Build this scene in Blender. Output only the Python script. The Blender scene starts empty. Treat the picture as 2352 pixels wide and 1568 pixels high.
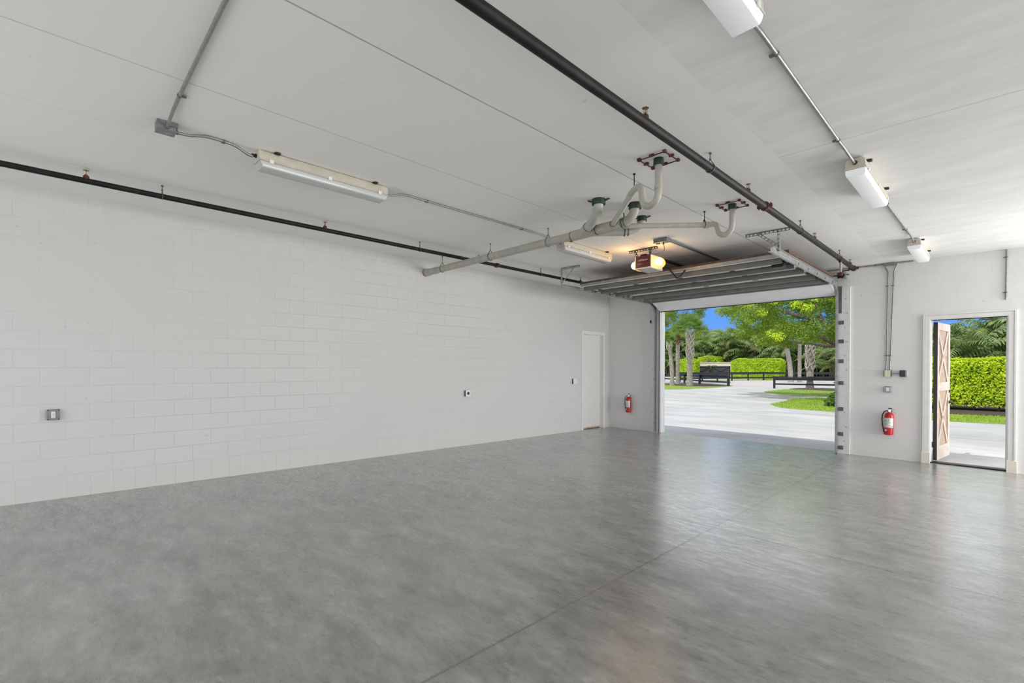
import bpy, bmesh, math, random
from mathutils import Vector, Matrix, Euler
random.seed(7)
COL = bpy.context.scene.collection
PI = math.pi

# ------------------------------------------------------------------ materials
def new_mat(name):
    m = bpy.data.materials.new(name); m.use_nodes = True
    nt = m.node_tree; b = nt.nodes['Principled BSDF']
    return m, nt, b
def setin(b, key, val):
    if key in b.inputs: b.inputs[key].default_value = val
def N(nt, t, **kw):
    n = nt.nodes.new(t)
    for k, v in kw.items(): setattr(n, k, v)
    return n
def L(nt, a, b): nt.links.new(a, b)
def MATH(nt, op, a, b=None, c=None, clamp=False):
    n = N(nt, 'ShaderNodeMath', operation=op); n.use_clamp = clamp
    for i, v in enumerate((a, b, c)):
        if v is None: continue
        if isinstance(v, (int, float)): n.inputs[i].default_value = v
        else: L(nt, v, n.inputs[i])
    return n.outputs[0]
def MIX(nt, f, a, b, blend='MIX'):
    n = N(nt, 'ShaderNodeMix', data_type='RGBA', blend_type=blend)
    if isinstance(f, (int, float)): n.inputs[0].default_value = f
    else: L(nt, f, n.inputs[0])
    for i, v in ((6, a), (7, b)):
        if isinstance(v, (tuple, list)): n.inputs[i].default_value = (*v[:3], 1)
        else: L(nt, v, n.inputs[i])
    return n.outputs[2]
def POS(nt):
    g = N(nt, 'ShaderNodeNewGeometry'); s = N(nt, 'ShaderNodeSeparateXYZ'); L(nt, g.outputs['Position'], s.inputs[0])
    return g.outputs['Position'], s.outputs[0], s.outputs[1], s.outputs[2]
def COMB(nt, x, y, z):
    c = N(nt, 'ShaderNodeCombineXYZ')
    for i, v in enumerate((x, y, z)):
        if isinstance(v, (int, float)): c.inputs[i].default_value = v
        else: L(nt, v, c.inputs[i])
    return c.outputs[0]
def NOISE(nt, vec, scale, detail=4, rough=.55, dist=0):
    n = N(nt, 'ShaderNodeTexNoise'); n.inputs['Scale'].default_value = scale; n.inputs['Detail'].default_value = detail
    n.inputs['Roughness'].default_value = rough; n.inputs['Distortion'].default_value = dist
    if vec is not None: L(nt, vec, n.inputs['Vector'])
    return n.outputs[0]
def RAMP(nt, fac, a, b, ca=(0, 0, 0), cb=(1, 1, 1)):
    r = N(nt, 'ShaderNodeValToRGB'); r.color_ramp.elements[0].position = a; r.color_ramp.elements[1].position = b
    r.color_ramp.elements[0].color = (*ca, 1); r.color_ramp.elements[1].color = (*cb, 1)
    L(nt, fac, r.inputs[0]); return r.outputs[0]
def BUMP(nt, h, b, strength=.3, dist=.01):
    n = N(nt, 'ShaderNodeBump'); n.inputs['Strength'].default_value = strength; n.inputs['Distance'].default_value = dist
    L(nt, h, n.inputs['Height']); L(nt, n.outputs[0], b.inputs['Normal'])

def mat(name, col, rough=.5, metal=0., var=.08, scale=8., bump=0., emit=None, estr=0., trans=0., alpha=1., spec=.5):
    """procedural: noise varied base colour and roughness"""
    m, nt, b = new_mat(name)
    tc = N(nt, 'ShaderNodeTexCoord')
    n = NOISE(nt, tc.outputs['Object'], scale)
    dark = tuple(c * (1 - var * 2) for c in col); lite = tuple(min(1, c * (1 + var)) for c in col)
    c = RAMP(nt, n, .3, .7, dark, lite)
    L(nt, c, b.inputs['Base Color'])
    setin(b, 'Metallic', metal); setin(b, 'Roughness', rough); setin(b, 'Specular IOR Level', spec)
    if bump: BUMP(nt, n, b, bump, .01)
    if emit:
        setin(b, 'Emission Color', (*emit, 1)); setin(b, 'Emission Strength', estr)
    if trans: setin(b, 'Transmission Weight', trans)
    if alpha < 1: setin(b, 'Alpha', alpha)
    return m

def leaf_mat(name, ca, cb, scale=1.5, trans=.35, rough=.45):
    m, nt, b = new_mat(name)
    p, x, y, z = POS(nt)
    n = NOISE(nt, p, scale, 3); n2 = NOISE(nt, p, scale * 9, 2)
    f = MATH(nt, 'ADD', MATH(nt, 'MULTIPLY', n, .55), MATH(nt, 'MULTIPLY', n2, .5))
    c = RAMP(nt, f, .38, .66, ca, cb)
    L(nt, c, b.inputs['Base Color']); setin(b, 'Roughness', rough); setin(b, 'Specular IOR Level', .3)
    t = N(nt, 'ShaderNodeBsdfTranslucent'); L(nt, c, t.inputs[0])
    ms = N(nt, 'ShaderNodeMixShader'); ms.inputs[0].default_value = trans
    out = nt.nodes['Material Output']
    L(nt, b.outputs[0], ms.inputs[1]); L(nt, t.outputs[0], ms.inputs[2]); L(nt, ms.outputs[0], out.inputs[0])
    return m

def block_wall_mat(name, axis, zoff, tilt, low=None, base=(.655, .653, .64), joint=.17, bump=.6):
    """painted concrete block: running bond with softly filled joints, pock marks, faint stains"""
    m, nt, b = new_mat(name)
    p, x, y, z = POS(nt)
    h = y if axis == 'y' else x
    if tilt: z = MATH(nt, 'ADD', z, MATH(nt, 'MULTIPLY', x, tilt))
    zc = MATH(nt, 'ADD', z, zoff)
    def brick(w, shift, row=.2032, zz=None):
        t = N(nt, 'ShaderNodeTexBrick'); t.offset = .5; t.offset_frequency = 2; t.squash = 1
        t.inputs['Scale'].default_value = 1; t.inputs['Brick Width'].default_value = w; t.inputs['Row Height'].default_value = row
        t.inputs['Mortar Size'].default_value = .0045; t.inputs['Mortar Smooth'].default_value = .75; t.inputs['Bias'].default_value = 0
        wob = MATH(nt, 'MULTIPLY', MATH(nt, 'SUBTRACT', NOISE(nt, p, 2.3, 2), .5), .010)
        L(nt, COMB(nt, MATH(nt, 'ADD', MATH(nt, 'ADD', h, 20 * .4064 + shift), wob), MATH(nt, 'ADD', zc if zz is None else zz, wob), 0), t.inputs['Vector'])
        return t.outputs['Fac']
    fac = brick(.4064, 0)
    if low is not None:
        f2 = brick(.2032, .09, .62, MATH(nt, 'ADD', z, .2))
        sel = MATH(nt, 'LESS_THAN', z, low)
        fac = MATH(nt, 'ADD', MATH(nt, 'MULTIPLY', f2, sel), MATH(nt, 'MULTIPLY', fac, MATH(nt, 'SUBTRACT', 1, sel)))
    # joints are deeper in some stretches and nearly filled with paint in others
    vis = RAMP(nt, NOISE(nt, p, .55, 3), .35, .7, (.15, .15, .15), (1, 1, 1))
    fac = MATH(nt, 'MULTIPLY', fac, vis)
    big = NOISE(nt, p, .5, 4); fine = NOISE(nt, p, 60, 3); pocks = NOISE(nt, p, 16, 2, .5)
    c = RAMP(nt, big, .3, .7, tuple(v * .955 for v in base), base)
    c = MIX(nt, MATH(nt, 'MULTIPLY', fac, joint), c, (.44, .44, .42))
    pk = RAMP(nt, pocks, .735, .77)
    c = MIX(nt, MATH(nt, 'MULTIPLY', pk, .45), c, (.38, .37, .34))
    # creamy damp band just above the floor
    st = MATH(nt, 'MULTIPLY', RAMP(nt, z, .02, .42, (1, 1, 1), (0, 0, 0)), NOISE(nt, COMB(nt, MATH(nt, 'MULTIPLY', x, 2), MATH(nt, 'MULTIPLY', y, 2), MATH(nt, 'MULTIPLY', z, 9)), 1.2, 4))
    c = MIX(nt, MATH(nt, 'MULTIPLY', st, .35, clamp=True), c, (.72, .64, .50))
    # cobweb grime at the wall head
    gr = MATH(nt, 'MULTIPLY', RAMP(nt, MATH(nt, 'MULTIPLY', z, .25), .68, .90), RAMP(nt, NOISE(nt, p, 3, 6, .7), .45, .75))
    c = MIX(nt, MATH(nt, 'MULTIPLY', gr, .30), c, (.50, .50, .46))
    L(nt, c, b.inputs['Base Color']); setin(b, 'Roughness', .55); setin(b, 'Specular IOR Level', .35)
    hgt = MATH(nt, 'ADD', MATH(nt, 'MULTIPLY', fac, -1.0), MATH(nt, 'ADD', MATH(nt, 'MULTIPLY', fine, .12), MATH(nt, 'MULTIPLY', pk, -.5)))
    BUMP(nt, hgt, b, bump, .006)
    return m

def line_mask(nt, coord, at, half, lo=None, hi=None, other=None):
    d = MATH(nt, 'ABSOLUTE', MATH(nt, 'SUBTRACT', coord, at))
    m = MATH(nt, 'SUBTRACT', 1, MATH(nt, 'DIVIDE', d, half), clamp=True)
    if other is not None:
        if lo is not None: m = MATH(nt, 'MULTIPLY', m, MATH(nt, 'GREATER_THAN', other, lo))
        if hi is not None: m = MATH(nt, 'MULTIPLY', m, MATH(nt, 'LESS_THAN', other, hi))
    return m

def ceiling_mat():
    m, nt, b = new_mat('ceiling_paint')
    p, x, y, z = POS(nt)
    wx = MATH(nt, 'ADD', x, MATH(nt, 'MULTIPLY', MATH(nt, 'SUBTRACT', NOISE(nt, p, .6, 2), .5), .03))
    big = NOISE(nt, p, .35, 4)
    c = RAMP(nt, big, .3, .7, (.90, .90, .89), (.94, .94, .93))
    # the concrete right of the seam is a cloudier, warmer skim
    right = MATH(nt, 'GREATER_THAN', wx, 5.98)
    cloud = NOISE(nt, COMB(nt, x, MATH(nt, 'MULTIPLY', y, 2.5), z), 1.4, 6, .65, .6)
    c = MIX(nt, MATH(nt, 'MULTIPLY', right, RAMP(nt, cloud, .35, .8)), c, (.79, .785, .77))
    tot = None
    for at, half, s in ((4.765, .009, .8), (3.53, .008, .50), (2.43, .006, .22), (1.24, .007, .16), (1.12, .012, .10)):
        k = MATH(nt, 'MULTIPLY', line_mask(nt, wx, at, half), s)
        tot = k if tot is None else MATH(nt, 'MAXIMUM', tot, k)
    for at, half, s, lo, hi in ((5.03, .008, .45, 5.98, 99), (8.07, .007, .22, 5.98, 99), (3.40, .006, .12, 5.6, 6.4), (5.06, .010, .07, 4.76, 5.98)):
        k = MATH(nt, 'MULTIPLY', line_mask(nt, MATH(nt, 'ADD', y, MATH(nt, 'MULTIPLY', NOISE(nt, p, 1, 2), .02)), at + .01, half, lo, hi, x), s)
        tot = MATH(nt, 'MAXIMUM', tot, k)
    c = MIX(nt, tot, c, (.22, .22, .20))
    sp = RAMP(nt, NOISE(nt, p, 9, 2), .76, .79)
    c = MIX(nt, MATH(nt, 'MULTIPLY', sp, .25), c, (.45, .45, .42))
    L(nt, c, b.inputs['Base Color']); setin(b, 'Roughness', .7); setin(b, 'Specular IOR Level', .25)
    BUMP(nt, MATH(nt, 'ADD', MATH(nt, 'MULTIPLY', tot, -1), MATH(nt, 'MULTIPLY', NOISE(nt, p, 14, 4), .15)), b, .35, .008)
    return m

def floor_mat():
    m, nt, b = new_mat('sealed_concrete')
    p, x, y, z = POS(nt)
    # trowel streaks: noise stretched along two sweeping directions
    def streak(rot, sc, scale, detail, rough):
        mp = N(nt, 'ShaderNodeMapping'); mp.inputs['Rotation'].default_value = (0, 0, math.radians(rot)); mp.inputs['Scale'].default_value = (1.0, sc, 1)
        L(nt, p, mp.inputs[0]); return NOISE(nt, mp.outputs[0], scale, detail, rough)
    st = streak(35, 2.6, 2.0, 12, .68); st2 = streak(35, 3.4, 7.0, 10, .72); st3 = streak(-28, 2.2, 4.5, 10, .70)
    big = NOISE(nt, p, .5, 6, .6); fine = NOISE(nt, p, 42, 6, .75); sp = NOISE(nt, p, 17, 1, .4)
    f = MATH(nt, 'ADD', MATH(nt, 'ADD', MATH(nt, 'MULTIPLY', st, .34), MATH(nt, 'MULTIPLY', st3, .22)), MATH(nt, 'ADD', MATH(nt, 'MULTIPLY', big, .24), MATH(nt, 'ADD', MATH(nt, 'MULTIPLY', st2, .12), MATH(nt, 'MULTIPLY', fine, .08))))
    c = RAMP(nt, f, .43, .575, (.165, .163, .157), (.345, .345, .338))
    warm = RAMP(nt, streak(60, 1.5, 1.1, 6, .6), .50, .66)
    c = MIX(nt, MATH(nt, 'MULTIPLY', warm, .28), c, (.36, .335, .29))
    pale = RAMP(nt, st3, .56, .68)
    c = MIX(nt, MATH(nt, 'MULTIPLY', pale, .22), c, (.56, .56, .545))
    sk = RAMP(nt, sp, .80, .815)
    c = MIX(nt, MATH(nt, 'MULTIPLY', sk, .6), c, (.10, .095, .09))
    j1 = line_mask(nt, MATH(nt, 'ADD', x, MATH(nt, 'MULTIPLY', st2, .008)), 5.442, .014)
    j2 = MATH(nt, 'MULTIPLY', line_mask(nt, MATH(nt, 'ADD', y, MATH(nt, 'MULTIPLY', st2, .008)), 4.955, .013, 1.4, 99, x), .8)
    j = MATH(nt, 'MAXIMUM', j1, j2)
    halo = line_mask(nt, x, 5.47, .09)
    c = MIX(nt, MATH(nt, 'MULTIPLY', halo, .16), c, (.22, .215, .20))
    c = MIX(nt, MATH(nt, 'MULTIPLY', j, .9), c, (.09, .09, .085))
    L(nt, c, b.inputs['Base Color'])
    r = RAMP(nt, st2, .40, .60, (.20, .20, .20), (.42, .42, .42))
    L(nt, r, b.inputs['Roughness']); setin(b, 'Specular IOR Level', .9)
    setin(b, 'Coat Weight', .7); setin(b, 'Coat Roughness', .22)
    hg = MATH(nt, 'ADD', MATH(nt, 'MULTIPLY', st2, .6), MATH(nt, 'MULTIPLY', j, -1.2))
    BUMP(nt, hg, b, .16, .008)
    return m

def driveway_mat():
    m, nt, b = new_mat('driveway_concrete')
    p, x, y, z = POS(nt)
    big = NOISE(nt, COMB(nt, x, MATH(nt, 'MULTIPLY', y, 2.2), 0), .28, 7, .68, .4); fine = NOISE(nt, p, 34, 6, .8)
    c = RAMP(nt, big, .34, .68, (.40, .39, .365), (.69, .67, .635))
    c = MIX(nt, RAMP(nt, fine, .46, .66), c, (.36, .355, .34))
    L(nt, c, b.inputs['Base Color']); setin(b, 'Roughness', .85); BUMP(nt, fine, b, .3, .01)
    return m

M = {}
M['wall_left'] = block_wall_mat('painted_block_left', 'y', .2032 * 5 - .42, 0, low=.42)
M['wall_back'] = block_wall_mat('painted_block_back', 'x', .2032 * 5 - .406, .006, base=(.80, .80, .785), joint=.09, bump=.35)
M['ceiling'] = ceiling_mat(); M['floor'] = floor_mat(); M['drive'] = driveway_mat()
M['white_paint'] = mat('white_trim_paint', (.80, .79, .77), .45, var=.03, scale=5)
M['white_wood'] = mat('white_board_paint', (.76, .76, .75), .5, var=.04, scale=12, bump=.1)
M['plinth'] = mat('cream_plinth_paint', (.80, .74, .64), .5, var=.04)
M['door_white'] = mat('door_white', (.78, .78, .76), .45, var=.02, scale=3)
M['steel_panel'] = mat('door_panel_steel', (.88, .88, .89), .45, var=.03, scale=3)
M['strut'] = mat('galvanised_strut', (.20, .20, .185), .55, .1, var=.10, scale=6)
M['galv'] = mat('galvanised_steel', (.40, .41, .41), .42, .5, var=.12, scale=10)
M['galv_dark'] = mat('dull_galvanised', (.16, .16, .155), .5, .4, var=.15, scale=14)
M['conduit'] = mat('conduit_steel', (.32, .33, .325), .40, .6, var=.10, scale=16)
M['cladding'] = mat('brown_wood_cladding', (.135, .078, .052), .6, var=.25, scale=20)
M['rust'] = mat('rusty_red_iron', (.13, .035, .022), .7, .2, var=.3, scale=25, bump=.3)
M['pipe_black'] = mat('black_steel_pipe', (.011, .0105, .010), .55, .0, var=.35, scale=9, bump=.1, spec=.3)
M['pipe_grey'] = mat('dull_black_pipe', (.015, .0125, .0115), .55, .0, var=.35, scale=7, bump=.1, spec=.3)
M['brass'] = mat('tarnished_brass', (.30, .22, .12), .4, .8, var=.2, scale=20)
M['dark'] = mat('black_iron', (.03, .03, .03), .5, .4, var=.2, scale=20)
M['pvc'] = mat('aged_pvc', (.47, .46, .40), .45, var=.07, scale=12)
M['pvc_white'] = mat('pale_pvc', (.50, .50, .45), .35, var=.05, scale=12)
M['pvc_seam'] = mat('pipe_glue_line', (.10, .10, .09), .5, var=.1)
M['green'] = mat('dark_green_collar', (.012, .045, .026), .5, var=.3, scale=20)
M['fix_body'] = mat('yellowed_housing', (.62, .58, .49), .5, var=.07, scale=9)
M['fix_lens'] = mat('frosted_lens', (.84, .85, .86), .22, var=.01, scale=3, trans=.35)
M['fix_lens_lit'] = mat('softly_lit_lens', (.84, .85, .86), .22, var=.01, scale=3, emit=(.93, .95, 1), estr=.17)
M['tube'] = mat('white_tube', (.9, .9, .9), .3, var=.0)
M['grey_box'] = mat('grey_cast_box', (.24, .25, .25), .45, .4, var=.12, scale=20)
M['plate_white'] = mat('white_plastic', (.82, .82, .82), .35, var=.02)
M['cream'] = mat('cream_plastic', (.74, .70, .52), .4, var=.04)
M['black_plastic'] = mat('black_plastic', (.02, .018, .02), .3, var=.2)
M['ext_red'] = mat('extinguisher_red', (.55, .012, .018), .25, var=.06)
M['label_white'] = mat('label_paper', (.80, .80, .78), .45, var=.02)
M['ink'] = mat('print_ink', (.16, .16, .16), .6, var=.05)
M['yellow'] = mat('label_yellow', (.75, .50, .08), .5, var=.05)
M['chrome'] = mat('bright_chrome', (.75, .75, .74), .15, .95, var=.05)
M['hose'] = mat('rubber_hose', (.015, .015, .017), .45, var=.1)
M['opener_red'] = mat('maroon_plastic', (.065, .008, .011), .4, var=.08)
M['opener_grey'] = mat('pale_grey_plastic', (.55, .52, .52), .4, var=.04)
M['lamp_glass'] = mat('lit_lamp_lens', (.9, .6, .25), .4, var=.0, emit=(1., .30, .02), estr=1.5, alpha=.6)
M['bulb'] = mat('lit_bulb', (1, .9, .7), .4, var=.0, emit=(1., .62, .20), estr=9.)
M['cord'] = mat('red_brown_cord', (.25, .10, .08), .6, var=.1)
M['oak'] = mat('weathered_wood', (.46, .33, .24), .5, var=.14, scale=14)
M['oak_light'] = mat('sun_bleached_stile', (.60, .50, .43), .5, var=.10, scale=14)
M['oak_shaded'] = mat('shaded_door_edge', (.022, .014, .010), .5, var=.2, scale=14)  # shade on the door's hinge edge, put into a near-black wood colour
M['fence'] = mat('black_fence_paint', (.028, .028, .032), .5, var=.2, scale=6)
M['gate'] = mat('charcoal_gate_paint', (.055, .056, .065), .5, var=.1, scale=4)
M['gatewall'] = mat('cream_stucco', (.85, .74, .56), .8, var=.05, scale=4)
M['mulch'] = mat('mulch', (.10, .07, .055), .95, var=.4, scale=30, bump=.6)
M['soil'] = mat('lawn_soil', (.26, .36, .05), .95, var=.15, scale=9)
M['grass'] = leaf_mat('lawn_grass', (.24, .42, .025), (.52, .66, .07), 1.2, .35)
M['sand'] = mat('arena_sand', (.52, .49, .45), .95, var=.06, scale=2, bump=.2)
M['hedge'] = leaf_mat('hedge_leaf', (.42, .60, .015), (.84, .96, .05), 2.5, .38)
M['hedge_far'] = leaf_mat('clipped_hedge_leaf', (.42, .62, .02), (.80, .95, .07), 2.0, .38)
M['hedge_core'] = mat('hedge_twigs', (.10, .17, .02), .9, var=.3, scale=20)
M['areca'] = leaf_mat('areca_leaf', (.11, .20, .06), (.46, .56, .20), 1.6, .34)
M['areca_dry'] = leaf_mat('dry_frond', (.20, .17, .07), (.40, .33, .16), 1.6, .3)
M['areca_stem'] = mat('areca_stem', (.20, .18, .08), .7, var=.2)
M['tree_leaf'] = leaf_mat('broad_leaf', (.15, .27, .02), (.42, .54, .08), 1.1, .46)
M['tree_new'] = leaf_mat('new_growth_leaf', (.68, .84, .04), (.86, .97, .12), 2.0, .48)
M['bark'] = mat('grey_bark', (.20, .165, .13), .9, var=.3, scale=12, bump=.5)
M['palm_bark'] = mat('palm_bark', (.44, .385, .32), .9, var=.25, scale=9, bump=.5)
M['boot'] = mat('palm_boots', (.66, .58, .49), .85, var=.25, scale=12)
M['boot_brown'] = mat('brown_fibre', (.36, .20, .11), .9, var=.25, scale=12)
M['fan_leaf'] = leaf_mat('fan_palm_leaf', (.13, .25, .04), (.36, .48, .12), 1.3, .35)
M['shrub'] = leaf_mat('shrub_leaf', (.05, .13, .025), (.18, .32, .06), 2.0, .3)

# ------------------------------------------------------------------ mesh builder
class MB:
    def __init__(s, origin=(0, 0, 0)):
        s.v = []; s.f = []; s.o = Vector(origin)
    def add(s, vs, fs):
        k = len(s.v); s.v += [Vector(v) - s.o for v in vs]; s.f += [[i + k for i in f] for f in fs]; return s
    def box(s, c, size, rot=None):
        hx, hy, hz = size[0] / 2, size[1] / 2, size[2] / 2
        vs = [Vector((x, y, z)) for x in (-hx, hx) for y in (-hy, hy) for z in (-hz, hz)]
        if rot is not None: vs = [rot @ v for v in vs]
        c = Vector(c)
        return s.add([c + v for v in vs], [(0, 1, 3, 2), (4, 6, 7, 5), (0, 4, 5, 1), (2, 3, 7, 6), (0, 2, 6, 4), (1, 5, 7, 3)])
    def bx(s, x0, x1, y0, y1, z0, z1):
        return s.box(((x0 + x1) / 2, (y0 + y1) / 2, (z0 + z1) / 2), (x1 - x0, y1 - y0, z1 - z0))
    def tube(s, pts, r, n=14, cap=True):
        pts = [Vector(p) for p in pts]; rs = r if isinstance(r, (list, tuple)) else [r] * len(pts)
        rings = []; prev = None
        for i, p in enumerate(pts):
            if i == 0: t = pts[1] - p
            elif i == len(pts) - 1: t = p - pts[i - 1]
            else: t = (pts[i + 1] - p).normalized() + (p - pts[i - 1]).normalized()
            t.normalize()
            if prev is None:
                a = Vector((0, 0, 1)) if abs(t.z) < .9 else Vector((1, 0, 0))
                u = t.cross(a).normalized()
            else:
                u = (prev - t * prev.dot(t)).normalized()
            prev = u; w = t.cross(u)
            rings.append([p + (u * math.cos(2 * PI * k / n) + w * math.sin(2 * PI * k / n)) * rs[i] for k in range(n)])
        vs = [v for ring in rings for v in ring]; fs = []
        for i in range(len(pts) - 1):
            for k in range(n):
                a = i * n + k; b2 = i * n + (k + 1) % n
                fs.append((a, b2, b2 + n, a + n))
        if cap: fs.append(tuple(range(n))[::-1]); fs.append(tuple(range((len(pts) - 1) * n, len(pts) * n)))
        return s.add(vs, fs)
    def cyl(s, a, b, r, n=16): return s.tube([a, b], r, n)
    def lathe(s, c, prof, axis=(0, 0, 1), n=24):
        ax = Vector(axis).normalized(); a = Vector((1, 0, 0)) if abs(ax.x) < .9 else Vector((0, 1, 0))
        u = ax.cross(a).normalized(); w = ax.cross(u); c = Vector(c); vs = []; fs = []
        for (r, h) in prof:
            for k in range(n): vs.append(c + ax * h + (u * math.cos(2 * PI * k / n) + w * math.sin(2 * PI * k / n)) * r)
        for i in range(len(prof) - 1):
            for k in range(n):
                a = i * n + k; b2 = i * n + (k + 1) % n; fs.append((a, b2, b2 + n, a + n))
        fs.append(tuple(range(n))[::-1]); fs.append(tuple(range((len(prof) - 1) * n, len(prof) * n)))
        return s.add(vs, fs)
    def torus(s, c, R, r, axis=(0, 0, 1), n=24, m=8, a0=0, a1=2 * PI, ry=None):
        ax = Vector(axis).normalized(); a = Vector((0, 0, 1)) if abs(ax.z) < .9 else Vector((1, 0, 0))
        u = ax.cross(a).normalized(); w = ax.cross(u); c = Vector(c)
        pts = [c + u * math.cos(t) * R + w * math.sin(t) * (ry or R) for t in [a0 + (a1 - a0) * i / n for i in range(n + 1)]]
        return s.tube(pts, r, m, cap=abs(a1 - a0) < 6.2)
    def prism(s, pts2, z0, z1, f=lambda x, y, z: (x, y, z)):
        n = len(pts2); vs = [f(x, y, z0) for x, y in pts2] + [f(x, y, z1) for x, y in pts2]
        fs = [tuple(range(n))[::-1], tuple(range(n, 2 * n))] + [(i, (i + 1) % n, (i + 1) % n + n, i + n) for i in range(n)]
        return s.add(vs, fs)
    def sphere(s, c, r, n=16, m=10, sc=(1, 1, 1)):
        c = Vector(c); vs = []; fs = []
        for i in range(m + 1):
            th = PI * i / m
            for k in range(n):
                ph = 2 * PI * k / n
                vs.append(c + Vector((r * sc[0] * math.sin(th) * math.cos(ph), r * sc[1] * math.sin(th) * math.sin(ph), r * sc[2] * math.cos(th))))
        for i in range(m):
            for k in range(n):
                a = i * n + k; b2 = i * n + (k + 1) % n; fs.append((a, a + n, b2 + n, b2))
        return s.add(vs, fs)
    def build(s, name, m, parent=None, bevel=0, smooth=True, angle=35):
        me = bpy.data.meshes.new(name); me.from_pydata([tuple(v) for v in s.v], [], s.f)
        if len(s.v) < 40000:
            bm = bmesh.new(); bm.from_mesh(me); bmesh.ops.remove_doubles(bm, verts=bm.verts, dist=1e-6) if bevel else None
            if not getattr(s, 'leafy', False): bmesh.ops.recalc_face_normals(bm, faces=bm.faces)
            bm.to_mesh(me); bm.free()
        me.materials.append(m)
        if smooth:
            for p in me.polygons: p.use_smooth = True
            me.set_sharp_from_angle(angle=math.radians(angle))
        o = bpy.data.objects.new(name, me); COL.objects.link(o)
        o.location = s.o if parent is None else (0, 0, 0)
        if parent is not None: o.parent = parent
        if bevel:
            b = o.modifiers.new('edge', 'BEVEL'); b.width = bevel; b.segments = 2; b.limit_method = 'ANGLE'; b.angle_limit = math.radians(40)
        return o

def tag(o, label=None, cat=None, group=None, kind=None):
    if label: o['label'] = label
    if cat: o['category'] = cat
    if group: o['group'] = group
    if kind: o['kind'] = kind
    return o
def thing(name, label, cat, loc=(0, 0, 0), rz=0, group=None):
    e = bpy.data.objects.new(name, None); COL.objects.link(e); e.location = loc; e.rotation_euler = (0, 0, rz)
    e.empty_display_size = .1
    return tag(e, label, cat, group)
def copy_tree(o, parent=None):
    c = o.copy(); COL.objects.link(c); c.parent = parent
    for ch in list(o.children): copy_tree(ch, c)
    return c
def struct(o, label=None, cat=None): return tag(o, label, cat, kind='structure')
def text(body, size, m, parent, loc, rot, name='lettering', extrude=.0008):
    cu = bpy.data.curves.new(name, 'FONT'); cu.body = body; cu.size = size; cu.extrude = extrude; cu.align_x = 'CENTER'; cu.align_y = 'CENTER'
    t = bpy.data.objects.new(name, cu); COL.objects.link(t)
    bpy.context.view_layer.update()
    me = bpy.data.meshes.new_from_object(t); COL.objects.unlink(t); bpy.data.objects.remove(t)
    me.materials.clear(); me.materials.append(m)
    o = bpy.data.objects.new(name, me); COL.objects.link(o); o.parent = parent; o.location = loc; o.rotation_euler = rot
    return o

def ceil_z(x): return 3.62 - .010 * x
def floor_z(x, y): return .170 - .0122 * y - .0052 * x
YB = 11.206      # inner face of the wall with the two openings
YO = 11.41       # its outer face
XR = 19.0; YF = -3.0

# ------------------------------------------------------------------ setting
m = MB()
m.add([(-.2, YF - .2, floor_z(-.2, YF - .2)), (XR + .2, YF - .2, floor_z(XR, YF)), (XR + .2, YO, floor_z(XR, YO)), (-.2, YO, floor_z(-.2, YO)),
       (-.2, YF - .2, -.3), (XR + .2, YF - .2, -.3), (XR + .2, YO, -.3), (-.2, YO, -.3)],
      [(0, 1, 2, 3), (7, 6, 5, 4), (0, 4, 5, 1), (1, 5, 6, 2), (2, 6, 7, 3), (3, 7, 4, 0)])
struct(m.build('floor', M['floor'], smooth=False), 'grey sealed concrete garage floor with saw-cut joints', 'floor')
m = MB()
m.add([(-.2, YF - .2, ceil_z(-.2)), (XR + .2, YF - .2, ceil_z(XR + .2)), (XR + .2, YO, ceil_z(XR + .2)), (-.2, YO, ceil_z(-.2)),
       (-.2, YF - .2, 4.0), (XR + .2, YF - .2, 4.0), (XR + .2, YO, 4.0), (-.2, YO, 4.0)],
      [(0, 3, 2, 1), (4, 5, 6, 7), (0, 1, 5, 4), (1, 2, 6, 5), (2, 3, 7, 6), (3, 0, 4, 7)])
struct(m.build('ceiling', M['ceiling'], smooth=False), 'white painted ceiling with long panel seams', 'ceiling')
# left wall, pierced for the flush door
D0, D1, DH = 9.985, 10.945, 2.56
m = MB()
m.bx(-.2, 0, YF - .2, D0, -.2, 3.64); m.bx(-.2, 0, D1, YO, -.2, 3.64); m.bx(-.2, 0, D0, D1, DH, 3.64); m.bx(-.2, -.16, D0, D1, -.2, DH)
struct(m.build('wall_left', M['wall_left'], smooth=False), 'long white painted concrete block wall', 'wall')
# back wall, pierced for the overhead door and the side door
G0, G1, GH = 1.50, 5.215, 3.10
P0, P1, PH = 6.575, 7.495, 2.482
B0, B1 = 8.9, 12.4
m = MB()
for x0, x1 in ((0, G0), (G1, P0), (P1, B0), (B1, XR + .2)): m.bx(x0, x1, YB, YO, -.2, 3.62)
m.bx(G0, G1, YB, YO, GH, 3.62); m.bx(P0, P1, YB, YO, PH, 3.62); m.bx(B0, B1, YB, YO, GH, 3.62)
struct(m.build('wall_back', M['wall_back'], smooth=False), 'white painted block wall holding the overhead door and the side door', 'wall')
m = MB(); m.bx(XR, XR + .2, YF - .2, 2.6, -.2, 3.62); m.bx(XR, XR + .2, 9.8, YB, -.2, 3.62); m.bx(XR, XR + .2, 2.6, 9.8, 3.1, 3.62)
struct(m.build('wall_right', M['wall_left'], smooth=False))
m = MB()
for x0, x1 in ((0, 1.2), (5.4, 7.2), (11.4, XR)): m.bx(x0, x1, YF - .2, YF, -.2, 3.62)
for x0, x1 in ((1.2, 5.4), (7.2, 11.4)): m.bx(x0, x1, YF - .2, YF, 3.15, 3.62)
struct(m.build('wall_front', M['wall_back'], smooth=False))
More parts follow.
